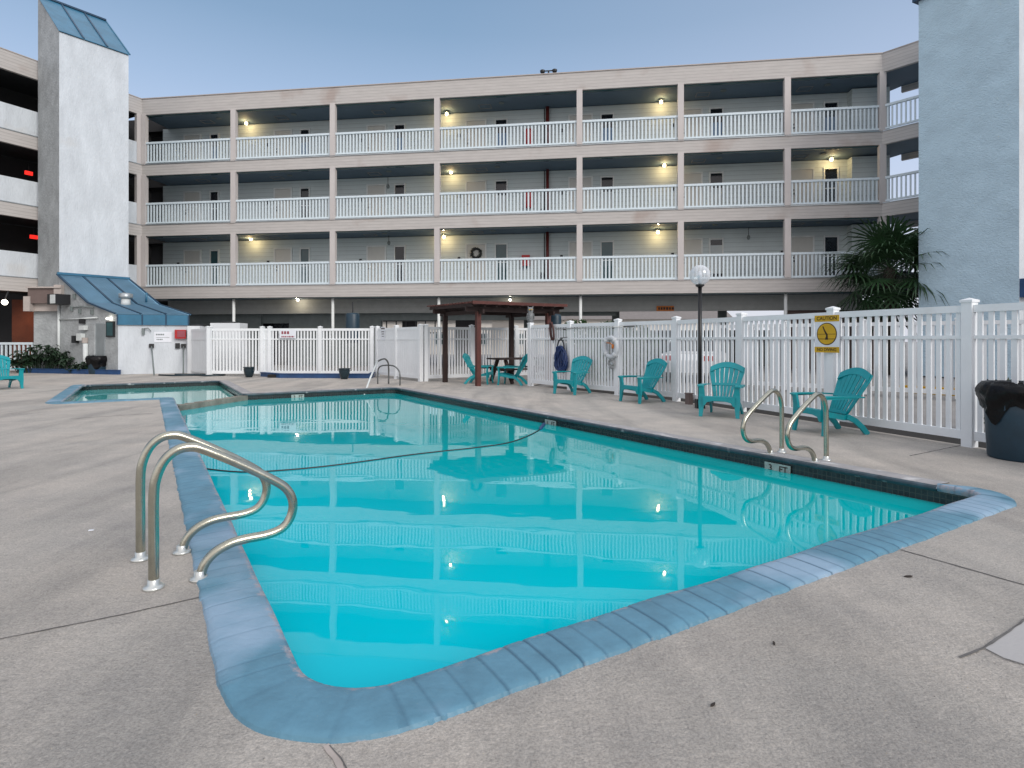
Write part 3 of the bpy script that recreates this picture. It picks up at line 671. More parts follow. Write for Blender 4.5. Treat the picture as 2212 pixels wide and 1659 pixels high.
# ================================================================= CHAIR
def make_chair(label):
    t = thing('adirondack_chair', label, 'chair', (0, 0, 0), 0, 'teal resin adirondack chairs')
    # backrest: seven fanned slats joined by a rounded top band
    O = Vector((0, -.13, .27)); bw = Vector((0, -.44, .80)).normalized(); H = .76
    def edge(f, v): return f*(.17+.125*min(1, v/.55))                # half width at height v
    def top(u): return H-.62*max(0, abs(u)-.02)**1.75*1.6
    mb = MB(); n = 7
    for i in range(n):
        f0 = -1+2*i/n; f1 = -1+2*(i+1)/n; g = .007
        poly = []
        for v in (0, .2, .4, .55): poly.append((edge(f0, v)+g, v))
        u0 = edge(f0, .6)+g; u1 = edge(f1, .6)-g; poly.append((u0, top(u0)))
        if i == n//2: poly.append((0, H))
        poly.append((u1, top(u1)))
        for v in (.55, .4, .2, 0): poly.append((edge(f1, v)-g, v))
        curve = -.022*(1-((f0+f1)/2)**2)
        mb.plate(O, (1, 0, 0), bw, poly, .0-curve*0+curve, .014+curve)
    us = [-.29+.58*k/14 for k in range(15)]
    band = [(u, top(u)-.004) for u in us]+[(u, top(u)-.115) for u in us[::-1]]
    mb.plate(O, (1, 0, 0), bw, band, -.030, -.012)
    for v, w in ((.03, .17), (.30, .235)): mb.plate(O, (1, 0, 0), bw, [(-w, v-.025), (w, v-.025), (w, v+.025), (-w, v+.025)], -.026, -.006)
    for s_ in (-1, 1):
        pts = [(edge(s_, v), v) for v in (0, .2, .4, .55)]+[(edge(s_, .6), top(edge(s_, .6)))]
        mb.tube([O+Vector((a, 0, 0))+bw*b for a, b in pts], .014, 6)
    mb.build('backrest', 'teal', t)
    # seat slats
    prof = [(-.16, .265), (-.05, .262), (.10, .29), (.24, .335), (.325, .36), (.365, .345), (.375, .29)]
    mb = MB()
    for i in range(7):
        x = -.245+.49*(i+.5)/7
        mb.ribbon([(x*(.78 if y < -.1 else (.9 if y < 0 else 1)), y, z) for y, z in prof], .064, .016, (1, 0, 0))
    for y, z in ((-.10, .245), (.12, .275), (.30, .335)): mb.box((0, y, z), (.50, .04, .02))
    mb.build('seat', 'teal', t)
    mb = MB(); mb.plate((0, .352, .0), (1, 0, 0), (0, 0, 1), [(-.27, .36), (-.27, .20), (-.24, .20), (-.20, .262), (-.1, .285), (0, .29), (.1, .285), (.20, .262), (.24, .20), (.27, .20), (.27, .36)], -.03, 0); mb.build('apron', 'teal', t)
    for s in (-1, 1):
        mb = MB(); mb.ribbon([(s*.315, .40, .545), (s*.318, .33, .555), (s*.325, .1, .553), (s*.325, -.12, .545), (s*.30, -.30, .535)], [.085, .105, .095, .075, .05], .02, (1, 0, 0))
        mb.ribbon([(s*.345, .38, .53), (s*.36, .1, .535), (s*.345, -.15, .53)], [.012]*3, .03, (1, 0, 0)); mb.build('armrest', 'teal', t)
        mb = MB(); mb.ribbon([(s*.30, .355, .545), (s*.295, .335, .40), (s*.30, .335, .25), (s*.305, .345, .10), (s*.31, .36, 0)], [.085, .10, .10, .07, .06], .035, (1, 0, 0))
        mb.ribbon([(s*.265, .34, .30), (s*.26, .2, .29), (s*.235, .0, .25), (s*.20, -.16, .235)], [.02]*4, .075, (1, 0, 0)); mb.build('leg', 'teal', t)
        mb = MB(); mb.ribbon([(s*.24, -.08, .26), (s*.25, -.20, .20), (s*.262, -.31, .10), (s*.275, -.385, 0)], [.035]*4, .075, (1, 0, 0)); mb.build('leg', 'teal', t)
    return t
chair0 = make_chair('teal chair nearest the camera, behind the right grab rails')
def face(dx, dy): return math.atan2(-dx, dy)        # chair front is +Y
def place(o, x, y, d): o.location = (x, y, 0); o.rotation_euler = (0, 0, face(*d))
place(chair0, 4.66, 8.62, (-.98, -.20))
GRP = 'teal resin adirondack chairs'
def put(x, y, d, lb): return dup(chair0, (x, y, 0), face(*d), lb, GRP)
put(3.79, 10.58, (-.50, -.86), 'teal chair facing the camera right beside the black lamp post')
put(2.87, 12.95, (-.87, -.49), 'teal chair between the life ring and the lamp post')
put(1.54, 14.92, (-.65, -.75), 'teal chair in front of the hanging blue hose')
put(.02, 17.85, (-.92, .30), 'teal chair at right of the picnic table under the pergola')
put(-1.02, 18.35, (.85, -.2), 'teal chair behind the front pergola post')
put(-14.15, 16.35, (.85, -.5), 'teal chair cut off by the left edge of the photo')

# picnic table
t = thing('picnic_table', 'dark wooden picnic table under the pergola', 'table', (.35, 19.15, 0), R(31))
L0 = 1.1
mb = MB()
for i in range(6): mb.box((0, -.38+.152*i, .76), (2*L0, .14, .045))
mb.build('tabletop', 'wood_dark', t)
for s in (-1, 1):
    mb = MB()
    for q in (0, .15): mb.box((0, s*(.62+q), .45), (2*L0, .14, .04))
    mb.build('bench', 'wood_dark', t)
    for e in (-1, 1):
        mb = MB(); mb.bar((e*.8, s*.25, .73), (e*.8, s*.68, 0), .09, .09); mb.build('leg', 'wood_dark', t)
    mb = MB(); mb.bar((s*.8, -.72, .42), (s*.8, .72, .42), .05, .1); mb.build('crossbar', 'wood_dark', t)

# pergola
A_, B_ = Vector((-2.15, 18.92, 0)), Vector((-1.0, 17.35, 0)); C_, D_ = Vector((-.02, 20.1, 0)), Vector((1.14, 18.62, 0))
t = thing('pergola', 'dark red timber pergola shading the picnic table', 'pergola', B_)
for p in (A_, B_, C_, D_):
    mb = MB(); mb.box(p+Vector((0, 0, 1.1)), (.135, .135, 2.2), (D_-B_)); mb.build('post', 'wood' if p in (B_, D_) else 'wood_dark', t, B_)
v_ = (D_-B_).normalized(); u_ = (A_-B_).normalized()
for p, q in ((A_, C_), (B_, D_)):
    mb = MB(); mb.bar(p-v_*.42+Vector((0, 0, 2.27)), q+v_*.42+Vector((0, 0, 2.27)), .07, .15); mb.build('beam', 'wood_dark', t, B_)
for p, q in ((A_, B_), (C_, D_)):
    mb = MB(); mb.bar(p+u_*.3+Vector((0, 0, 2.19)), q-u_*.3+Vector((0, 0, 2.19)), .06, .12); mb.build('beam', 'wood_dark', t, B_)
n = 9
for i in range(n):
    o = B_-v_*.36+v_*((D_-B_).length+.72)*i/(n-1)
    mb = MB(); mb.bar(o-u_*.30+Vector((0, 0, 2.37)), o+u_*2.25+Vector((0, 0, 2.37)), .05, .09); mb.build('rafter', 'wood_dark', t, B_)
mb = MB(); ln = (D_-B_).length+.84
for i in range(16):
    o = B_-u_*.34-v_*.42+u_*(2.66*i/15)+Vector((0, 0, 2.45)); mb.bar(o, o+v_*ln, .11, .035)
mb.build('roof_slats', 'wood', t, B_)
mb = MB(); o = B_-u_*.40-v_*.42+Vector((0, 0, 2.44)); mb.bar(o, o+v_*ln, .03, .09); mb.build('front_board', 'wood', t, B_)

# globe lamp
fd, fn = fence_dir(1600)
p = Vector((3.737, 11.7, 0)); t = thing('globe_lamp', 'black post lamp with a clear glass globe', 'lamp post', p)
mb = MB(); mb.tube([p, p+Vector((0, 0, 2.44))], .038, 14); mb.build('pole', 'pole_black', t, p)
mb = MB(); mb.box(p+Vector((-.0, .0, .09)), (.16, .16, .18), (1, 0, 0)); mb.build('base', 'pole_black', t, p)
mb = MB(); mb.lathe(p+Vector((0, 0, 2.43)), [(.04, -.03), (.085, 0), (.085, .025), (.05, .03)], 16); mb.build('collar', 'pole_black', t, p)
mb = MB(); mb.sphere(p+Vector((0, 0, 2.645)), .20, 32, 20); mb.build('globe', 'globe', t, p)
mb = MB(); mb.lathe(p+Vector((0, 0, 2.45)), [(.03, 0), (.03, .08), (.04, .12), (.045, .2), (.03, .26), (.01, .28)], 12); mb.build('bulb', 'sign_white', t, p)
mb = MB(); q = fence_pt(1500, .11, .14); mb.box(q, (.13, .10, .22), fd); mb.box(q+Vector((0, 0, .12)), (.15, .12, .02), fd); tag(mb.build('junction_box', 'canopy_brown', None, (q.x, q.y, 0)), 'rusty brown box on the ground left of the lamp post', 'electrical box')

# bins
def make_bin(p, r, h, label, bag_h):
    t = thing('trash_can', label, 'trash can', p)
    mb = MB(); mb.lathe(p, [(r*.90, 0), (r*.93, .02), (r*1.0, h*.6), (r*1.02, h-.02), (r*.95, h-.02), (r*.9, h*.5)], 30); mb.build('body', 'bin', t, p)
    rnd = random.Random(4); mb = MB(); n = 44; rows = 9; o = 0
    ph = [rnd.uniform(0, 6.28) for _ in range(6)]
    for i in range(rows):
        f = i/(rows-1); z = h+.03-f*bag_h
        for k in range(n):
            a = 2*math.pi*k/n; drop = .10*math.sin(3*a+ph[0])+.06*math.sin(7*a+ph[1])
            rr = r*(1.06+.20*math.sin(min(1, f*1.5)*math.pi)*.8)+f*.03*math.sin(9*a+ph[2]+f*3)+.012*math.sin(17*a+ph[3]+f*6)
            if f == 1: rr = r*1.03
            mb.v.append(p+Vector((rr*math.cos(a), rr*math.sin(a), z+(drop*f if f > .2 else 0))))
        if i:
            for k in range(n): mb.f.append(((i-1)*n+k, i*n+k, i*n+(k+1) % n, (i-1)*n+(k+1) % n)); mb.sm.append(True)
    b0 = len(mb.v)
    for k in range(n):
        a = 2*math.pi*k/n; mb.v.append(p+Vector((r*.90*math.cos(a), r*.90*math.sin(a), h+.0)))
    for k in range(n):
        a = 2*math.pi*k/n; mb.v.append(p+Vector((r*.84*math.cos(a), r*.84*math.sin(a), h*.4)))
    for k in range(n):
        k2 = (k+1) % n; mb.f.append((k, k2, b0+k2, b0+k)); mb.sm.append(True); mb.f.append((b0+k, b0+k2, b0+n+k2, b0+n+k)); mb.sm.append(True)
    mb.build('liner', 'bag', t, p); return t
make_bin(Vector((5.82, 6.72, 0)), .335, .84, 'navy trash can with black liner at the right edge', .33)
make_bin(Vector((-16.65, 23.7, 0)), .36, .70, 'dark trash can with black bag by the shrubs at left', .42)

# pots and planter by the far fence
def pot(x, y, label):
    p = G(x, y); t = thing('plant_pot', label, 'pot', p, 0, 'dark glazed pots by the far fence'); mb = MB(); mb.lathe(p, [(.11, 0), (.16, .12), (.19, .28), (.18, .33), (.20, .35), (.20, .38), (.16, .38), (.15, .30)], 18); mb.build('vessel', 'pot', t, p)
    mb = MB(); mb.lathe(p+Vector((0, 0, .30)), [(.15, 0), (.12, .03), (.03, .05)], 12); mb.build('soil', 'soil', t, p)
    rnd = random.Random(int(x)); mb = MB()
    for k in range(9):
        a = rnd.uniform(0, 6.28); d = Vector((math.cos(a), math.sin(a), 0)); b = p+d*.05+Vector((0, 0, .33)); mb.ribbon([b, b+d*.06+Vector((0, 0, .05)), b+d*.12+Vector((0, 0, .05))], [.01, .02, .004], .003, (-d.y, d.x, 0))
    mb.build('sprig', 'leaf_dark', t, p)
pot(538, 815, 'dark pot standing before the far picket fence, the left one')
pot(744, 819, 'dark pot at the blue edging, the right one')
def curb(name, label, pts, h, w, m='navy'):
    P = [V3(p) for p in pts]; t = thing(name, label, 'planter', P[0])
    for a, b in zip(P[:-1], P[1:]):
        mb = MB(); mb.bar(a+Vector((0, 0, h/2)), b+Vector((0, 0, h/2)), w, h); mb.build('board', m, t, P[0])
        mb = MB(); mb.bar(a+Vector((0, 0, h+.014)), b+Vector((0, 0, h+.014)), w+.05, .022); mb.build('top_board', m, t, P[0])
    return t, P[0]
tb, o = curb('planter_box', 'low blue timber planter edging at foot of the far fence', [at(566, 0, 22.0).xy, at(605, 0, 21.1).xy, at(800, 0, 20.95).xy, at(806, 0, 21.9).xy], .14, .12)
mb = MB(); mb.box((( -8.9-5.3)/2-.05, 21.52, .06), (3.3, .7, .10)); mb.build('soil', 'soil', tb, o)
tb, o = curb('planter_box', 'blue edged bed under the leafy shrubs at left', [at(40, 0, 24.6).xy, at(130, 0, 23.9).xy, at(258, 0, 23.15).xy], .16, .12)

def leafy(mb, c, rad, n, size, rnd, up=.2, shape=1.0):
    c = V3(c)
    for _ in range(n):
        while True:
            d = Vector((rnd.uniform(-1, 1), rnd.uniform(-1, 1), rnd.uniform(-1, 1)))
            if d.length < 1: break
        d = d*(.55+.45*rnd.random())/max(.35, d.length) if rnd.random() < .6 else d
        q = c+Vector((d.x*rad[0], d.y*rad[1], d.z*rad[2])); s = size*rnd.uniform(.6, 1.3)
        a = Vector((rnd.gauss(0, 1), rnd.gauss(0, 1), rnd.gauss(up, .6))).normalized(); b = a.orthogonal().normalized(); b.rotate(Matrix.Rotation(rnd.uniform(0, 6.28), 3, a)); e = a.cross(b)
        mb.add([q-b*s, q+e*s*.42-b*s*.1, q+b*s, q-e*s*.42-b*s*.1], [(0, 1, 2, 3)])
def shrub(name, label, cat, base, blobs, n, size, m, seed, group=None, stems=5):
    base = V3(base); t = thing(name, label, cat, base, 0, group); rnd = random.Random(seed); mb = MB()
    for (dx, dy, dz, rx, ry, rz) in blobs: leafy(mb, base+Vector((dx, dy, dz)), (rx, ry, rz), int(n*rx*rz*4), size, rnd)
    mb.build('foliage', m, t, base); mb = MB()
    for k in range(stems):
        bl = blobs[k % len(blobs)]; e = base+Vector((bl[0], bl[1], bl[2])); s = base+Vector((bl[0]*.6+rnd.uniform(-.1, .1), bl[1]*.6, 0)); mb.tube([s, s.lerp(e, .5)+Vector((rnd.uniform(-.08, .08), 0, 0)), e], [.03, .02, .008], 5)
    mb.build('stem', 'bark', t, base); return t
# big-leaved shrub at left in the blue bed
def bigleaf(label, p, w, h, n, seed):
    p = V3(p); t = thing('leafy_shrub', label, 'shrub', p); rnd = random.Random(seed); mb = MB(); st = MB()
    for k in range(n):
        x = rnd.uniform(-w, w); hh = h*(.45+.55*rnd.random())*(1-.35*(x/w)**2); y = rnd.uniform(-.35, .35)
        s0 = p+Vector((x*.8, y*.6, 0)); s1 = p+Vector((x, y, hh)); st.tube([s0, s0.lerp(s1, .6), s1], [.012, .01, .006], 4, cap=False)
        for q in range(5):
            a = rnd.uniform(0, 6.28); d = Vector((math.cos(a), math.sin(a), 0)); L = rnd.uniform(.16, .30); b = s0.lerp(s1, rnd.uniform(.5, 1.02)); sd = Vector((-d.y, d.x, rnd.uniform(-.3, .3)))
            mb.ribbon([b, b+d*L*.4+Vector((0, 0, .05)), b+d*L*.8+Vector((0, 0, .0)), b+d*L+Vector((0, 0, -.07))], [.02, L*.55, L*.4, .01], .003, sd)
    mb.build('foliage', 'leaf_dark', t, p); st.build('stem', 'leaf_dark', t, p)
bigleaf('large dark leafy shrub before the white railing at left', at(95, 0, 24.5).xy, 1.25, 1.2, 95, 5)
bigleaf('low green plants spilling beside the trash can at left', at(185, 0, 23.9).xy, .55, .5, 28, 6)

# palm behind the right fence
def palm(p, h, label):
    p = V3(p); t = thing('palm_tree', label, 'palm tree', p); rnd = random.Random(12)
    mb = MB(); mb.tube([p, p+Vector((.02, 0, h*.3)), p+Vector((-.03, 0, h*.6)), p+Vector((0, 0, h)), p+Vector((0, 0, h+.25))], [.20, .17, .17, .24, .12], 12)
    for k in range(60):
        a = rnd.uniform(0, 6.28); z = h*.4+rnd.random()*h*.62; d = Vector((math.cos(a), math.sin(a), 0)); b = p+d*.16+Vector((0, 0, z)); mb.ribbon([b, b+d*.08+Vector((0, 0, .14))], [.07, .03], .02, (-d.y, d.x, 0))
    mb.build('trunk', 'bark', t, p)
    top = p+Vector((0, 0, h+.1)); mb = MB()
    for k in range(52):
        a = k*2.4+rnd.uniform(-.3, .3); el = R(rnd.choice([78, 60, 40, 22, 5, -15, -35, -55])+rnd.uniform(-9, 9)); d = Vector((math.cos(a), math.sin(a), 0))
        L = rnd.uniform(.9, 1.55); dr = d*math.cos(el)+Vector((0, 0, math.sin(el))); hub = top+dr*L+Vector((0, 0, -.06*L))
        mb.tube([top, top.lerp(hub, .5)+Vector((0, 0, .03)), hub], [.022, .016, .012], 4, cap=False)
        sd = Vector((-d.y, d.x, 0)); upv = sd.cross(dr).normalized(); nl = 20; FL = rnd.uniform(1.15, 1.6)
        for j in range(nl):
            th = R(-125+250*j/(nl-1)); ld = (dr*math.cos(th)+sd*math.sin(th)+upv*(.15+.1*abs(math.sin(th)))).normalized(); LL = FL*(1-.25*abs(th)/2.2)*rnd.uniform(.9, 1.08)
            w = .085; pts = [hub, hub+ld*LL*.45, hub+ld*LL*.8+Vector((0, 0, -.06*LL)), hub+ld*LL+Vector((0, 0, -.26*LL))]
            mb.ribbon(pts, [.02, w, w*.55, .004], .003, ld.cross(upv).normalized())
    mb.build('crown', 'frond', t, p)
palm((15.35, 23.9, -.05), 4.15, 'dark fan palm beside the blue grey tower')

# shrubs beyond the right fence
shrub('hedge_shrub', 'dark bushes right behind the fence beside the trash can', 'shrub', (8.6, 8.3, -.05), [(-.5, 0, .6, .6, .4, .6), (.4, -.3, .7, .7, .4, .62), (1.4, -.7, .65, .7, .4, .6), (-1.3, .5, .45, .5, .4, .42)], 330, .06, 'leaf_dark', 3)
shrub('hedge_shrub', 'rounded green bushes showing above the fence beyond the hose', 'shrub', (3.2, 20.4, -.05), [(-.9, 0, 1.4, .8, .6, .75), (.2, .1, 1.35, .9, .6, .75), (1.2, 0, 1.25, .8, .6, .7), (0, 0, .6, 1.6, .5, .6)], 330, .09, 'leaf', 9)

# ================================================================= MAIN BUILDING
C0 = Vector((-19.55, 31.1, 0)); C1 = Vector((16.44, 26.15, 0)); FV = (C1-C0); FL = FV.length; FV.normalize(); BK = Vector((-FV.y, FV.x, 0))   # BK points away from the camera
if BK.y < 0: BK = -BK
def fac(x, off=0):
    A = C0+BK*off; k = on_line(x, A, FV); return A+FV*k
LV = [(3.53, 4.14), (6.83, 7.41), (10.02, 10.59), (13.22, 14.05)]
RAILZ = [(4.18, 5.31), (7.48, 8.57), (10.68, 11.77)]
Wd = Vector((-.45, -.893, 0)).normalized()                     # left wing runs towards the camera
W_in = Vector((Wd.y, -Wd.x, 0))                                # away from the court
if W_in.x > 0: W_in = -W_in
Rd = Vector((.63, -.777, 0)).normalized(); R_in = Vector((-Rd.y, Rd.x, 0))
if R_in.x < 0: R_in = -R_in
BL = thing('motel_building', 'three level motel with railed balconies across the back of the court', 'building', (C0+C1)/2)
BO = BL.location.copy()
def bp(mb, name, m, parent=None, label=None):
    o = mb.build(name, m, parent or BL, BO)
    if label: o['label'] = label
    return o
for i, (z0, z1) in enumerate(LV):
    th = z1-z0; zc = (z0+z1)/2
    mb = MB(); mb.box((C0+C1)/2-BK*.0+Vector((0, 0, zc)), (FL, .16, th), FV); bp(mb, 'fascia', 'fascia')
    mb = MB(); L = 20; mb.box(C0+Wd*L/2+Vector((0, 0, zc))+W_in*.003, (L, .16, th), Wd); bp(mb, 'fascia', 'fascia')
    mb = MB(); L = 14; mb.box(C1+Rd*L/2+Vector((0, 0, zc))+R_in*.003, (L, .16, th), Rd); bp(mb, 'fascia', 'fascia')
    # slabs / ceilings
    mb = MB(); D = 2.35 if i else 2.3
    q = [C0+BK*.09+W_in*.1, C1+BK*.09, C1+BK*D, C0+BK*D+W_in*.1]
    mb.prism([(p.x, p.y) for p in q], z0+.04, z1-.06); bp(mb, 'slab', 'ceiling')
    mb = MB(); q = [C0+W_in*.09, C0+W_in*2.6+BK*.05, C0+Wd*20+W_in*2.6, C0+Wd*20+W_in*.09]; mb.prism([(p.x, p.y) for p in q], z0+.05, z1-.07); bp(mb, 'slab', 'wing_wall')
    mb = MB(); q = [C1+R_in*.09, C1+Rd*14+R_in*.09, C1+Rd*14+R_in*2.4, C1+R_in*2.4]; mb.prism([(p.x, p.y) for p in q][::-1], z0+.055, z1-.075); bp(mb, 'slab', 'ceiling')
    mb = MB(); mb.box(C1+Rd*7+R_in*2.45+Vector((0, 0, zc-.12)), (14, .14, th+.2), Rd); bp(mb, 'beam', 'fascia')
for i, (z0, z1) in enumerate(LV):
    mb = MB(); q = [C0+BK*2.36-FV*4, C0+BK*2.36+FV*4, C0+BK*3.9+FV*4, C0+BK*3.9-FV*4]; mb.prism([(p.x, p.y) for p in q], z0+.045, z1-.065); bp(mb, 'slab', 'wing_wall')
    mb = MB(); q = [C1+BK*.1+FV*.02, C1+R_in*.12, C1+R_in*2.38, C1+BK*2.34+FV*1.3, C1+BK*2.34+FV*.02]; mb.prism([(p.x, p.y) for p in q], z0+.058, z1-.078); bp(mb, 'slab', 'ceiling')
# thin dark flashing under and over each fascia
for i, (z0, z1) in enumerate(LV):
    mb = MB(); mb.box((C0+C1)/2-BK*.02+Vector((0, 0, z1+.02)), (FL, .2, .04), FV); mb.box(C0+Wd*10+Vector((0, 0, z1+.02)), (20, .2, .038), Wd); mb.box(C1+Rd*7+Vector((0, 0, z1+.02)), (14, .2, .036), Rd); bp(mb, 'flashing', 'grey_metal' if i < 3 else 'canopy_pale')
    mb = MB(); mb.box((C0+C1)/2+BK*.1+Vector((0, 0, z0-.02)), (FL, .12, .06), FV); bp(mb, 'flashing', 'window_teal')
mb = MB(); q = [C0+W_in*.1, C1, C1+BK*11, C0+BK*11]; mb.prism([(p.x, p.y) for p in q], 13.8, 13.95); bp(mb, 'roof', 'house_roof')
mb = MB(); q = [C0+W_in*.1, C0+W_in*9, C0+Wd*20+W_in*9, C0+Wd*20+W_in*.1]; mb.prism([(p.x, p.y) for p in q], 13.79, 13.94); bp(mb, 'roof', 'house_roof')
cols = [312, 506, 720, 945, 1252, 1470, 1700, 1905]
heights = [(4.14, 6.83), (7.41, 10.02), (10.59, 13.22)]
for z0, z1 in heights:
    for x in cols:
        p = fac(x); mb = MB(); mb.box(p+Vector((0, 0, (z0+z1)/2+.005)), (.27, .24, z1-z0+.05), FV); bp(mb, 'column', 'column')
# balcony railings
for li, (z0, z1) in enumerate(RAILZ):
    for a, b in zip(cols[:-1], cols[1:]):
        p = fac(a)+FV*.135; q = fac(b)-FV*.135; L = (q-p).length; n = int(L/.168)
        mb = MB()
        for k in range(n):
            c = p.lerp(q, (k+.5)/n); mb.box(c+Vector((0, 0, (z0+z1)/2)), (.076, .045, z1-z0-.06), FV)
        mb.box((p+q)/2+Vector((0, 0, z0+.05)), (L, .07, .08), FV)
        r = bp(mb, 'railing', 'railing')
        mb = MB(); mb.box((p+q)/2+Vector((0, 0, z1-.035)), (L, .12, .10), FV); bp(mb, 'handrail', 'railing', r)
    # right wing railing
    p = C1+Rd*.15; q = C1+Rd*14; n = 80; mb = MB()
    for k in range(n): c = p.lerp(q, (k+.5)/n); mb.box(c+Vector((0, 0, (z0+z1)/2)), (.062, .045, z1-z0-.06), Rd)
    mb.box((p+q)/2+Vector((0, 0, z0+.05)), ((q-p).length, .07, .08), Rd); r = bp(mb, 'railing', 'railing')
    mb = MB(); mb.box((p+q)/2+Vector((0, 0, z1-.035)), ((q-p).length, .12, .10), Rd); bp(mb, 'handrail', 'railing', r)
    # left wing parapet
    mb = MB(); za, zb = LV[li][1], z1-.03; mb.box(C0+Wd*10+W_in*.01+Vector((0, 0, (za+zb)/2+.02)), (20, .14, zb-za-.03), Wd); bp(mb, 'parapet', 'stucco')
# upper walls behind the balconies
WO = 2.0
wl = fac(352, WO); wr = C1+BK*WO+FV*1.0
for z0, z1 in heights:
    mb = MB(); mb.box((wl+wr)/2+BK*.1+Vector((0, 0, (z0+z1)/2-.02)), ((wr-wl).length, .2, z1-z0+.06), FV); bp(mb, 'wall', 'wall')
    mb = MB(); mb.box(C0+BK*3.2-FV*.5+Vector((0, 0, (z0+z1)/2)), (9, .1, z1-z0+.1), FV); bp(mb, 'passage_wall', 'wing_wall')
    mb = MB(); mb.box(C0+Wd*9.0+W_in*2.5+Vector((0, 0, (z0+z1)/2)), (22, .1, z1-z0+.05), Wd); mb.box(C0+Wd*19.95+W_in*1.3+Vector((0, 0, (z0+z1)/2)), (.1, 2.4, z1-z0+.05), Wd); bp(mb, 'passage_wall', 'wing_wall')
    # projecting closet at the right end
    a = fac(1838, WO-.35); mb = MB(); w_ = (wr-a).length; mb.box((a+wr)/2-BK*0+Vector((0, 0, (z0+z1)/2-.03)), (w_, .68, z1-z0), FV); bp(mb, 'closet_wall', 'wall')
doors = [(416.5, .92), (612, .92), (813.5, .95), (1028.5, .98), (1254, 1.0), (1493, .95), (1732, .98)]
wins = [(464, .44), (659.5, .46), (864, .5), (1083, .56), (1311.5, .56), (1547, .56), (1794.5, .56)]
wstyle = {0: ['window_teal', 'window_teal', 'window_black', 'window_teal', 'window_teal', 'window_pale', 'window_black'],
          1: ['window_black', 'window_black', 'half', 'half', 'half', 'half', 'window_black'],
          2: ['blue']*7}
for li, (z0, z1) in enumerate(heights):
    fz = z0+.06
    for bi, (x, w) in enumerate(doors):
        p = fac(x, WO); d = MB(); h = 2.12
        if bi == 4: w *= 1.1
        d.box(p-BK*.02+Vector((0, 0, fz+h/2)), (w, .05, h), FV); do = bp(d, 'door', 'door')
        f = MB()
        for s in (-1, 1): f.box(p+FV*(s*(w/2+.035))-BK*.03+Vector((0, 0, fz+h/2)), (.07, .08, h+.02), FV)
        f.box(p-BK*.032+Vector((0, 0, fz+h+.045)), (w+.14, .08, .07), FV); bp(f, 'frame', 'trim', do)
        k = MB(); k.sphere(p-FV*(w/2-.1)-BK*.08+Vector((0, 0, fz+.98)), .045, 8, 6); k.box(p-FV*(w/2-.1)-BK*.06+Vector((0, 0, fz+1.15)), (.05, .03, .08), FV); bp(k, 'handle', 'black', do)
        k = MB(); k.box(p-FV*(w/2+.42)-BK*.02+Vector((0, 0, fz+1.42)), (.13, .04, .17), FV); bp(k, 'unit_plaque', 'black')
    for bi, (x, w) in enumerate(wins):
        p = fac(x, WO); h = 2.0; sty = wstyle[li][bi]; wi = MB(); s0 = .14
        for s in (-1, 1): wi.box(p+FV*(s*(w/2+.03))-BK*.03+Vector((0, 0, fz+s0+h/2)), (.06, .09, h+.1), FV)
        for zz in (0, h): wi.box(p-BK*.032+Vector((0, 0, fz+s0+zz)), (w, .085, .06), FV)
        wo = bp(wi, 'window', 'trim')
        def pane(a, b, m, nm='pane', e=0):
            q = MB(); q.box(p-BK*(.012+e)+Vector((0, 0, fz+s0+(a+b)/2)), (w, .02, b-a), FV); bp(q, nm, m, wo)
        if sty == 'half': pane(1.25, 1.96, 'window_black'); pane(.17, 1.25, 'window_pale', 'panel'); pane(.04, .17, 'window_black')
        elif sty == 'blue': pane(1.3, 1.96, 'window_black'); pane(.04, 1.3, 'window_blue', 'blind')
        elif sty == 'window_pale': pane(1.7, 1.96, 'window_black'); pane(.3, 1.7, 'window_pale', 'blind'); pane(.04, .3, 'window_black')
        else:
            pane(.04, 1.96, sty); q = MB(); q.box(p-BK*.03+Vector((0, 0, fz+s0+1.05)), (w, .03, .045), FV); bp(q, 'mullion', 'trim', wo)
    # ceiling hatches and vents
    for hx in (430, 590, 800, 1030, 1500, 1720):
        q = MB(); p = fac(hx+li*9, 1.35); zc = z1+.03
        for a, b, cx_, cy_ in ((.6, .03, 0, -.25), (.6, .03, 0, .25), (.03, .5, -.3, 0), (.03, .5, .3, 0)): q.box(p+FV*cx_+BK*cy_+Vector((0, 0, zc)), (a, b, .03), FV)
        bp(q, 'ceiling_hatch', 'slabfloor')
        q = MB(); q.lathe(p+FV*.9-BK*.35+Vector((0, 0, z1)), [(.13, 0), (.14, .02), (.14, .04)], 12); bp(q, 'ceiling_vent', 'concrete_wall')
    # standpipe
    q = MB(); p = fac(1182.7, WO-.16); q.tube([p+Vector((0, 0, z0-.05)), p+Vector((0, 0, z1+.05))], .075 if li < 2 else .09, 10); q.sphere(p-BK*.1+Vector((0, 0, z0+1.45)), .09, 8, 6); bp(q, 'standpipe', 'red_pipe')
    q = MB(); p = fac(1176, WO-.05); q.tube([p+Vector((0, 0, z0)), p+Vector((0, 0, z1))], .02, 6); bp(q, 'conduit', 'black')
    q = MB(); q.box(fac(1172, WO-.04)+Vector((0, 0, z0+.55)), (.16, .1, .25), FV); bp(q, 'electrical_box', 'black')
# end column of the wings
for z0, z1 in heights:
    mb = MB(); mb.box(C0+Wd*.22+W_in*.02+Vector((0, 0, (z0+z1)/2+.01)), (.2, .2, z1-z0+.05), Wd); bp(mb, 'column', 'column')
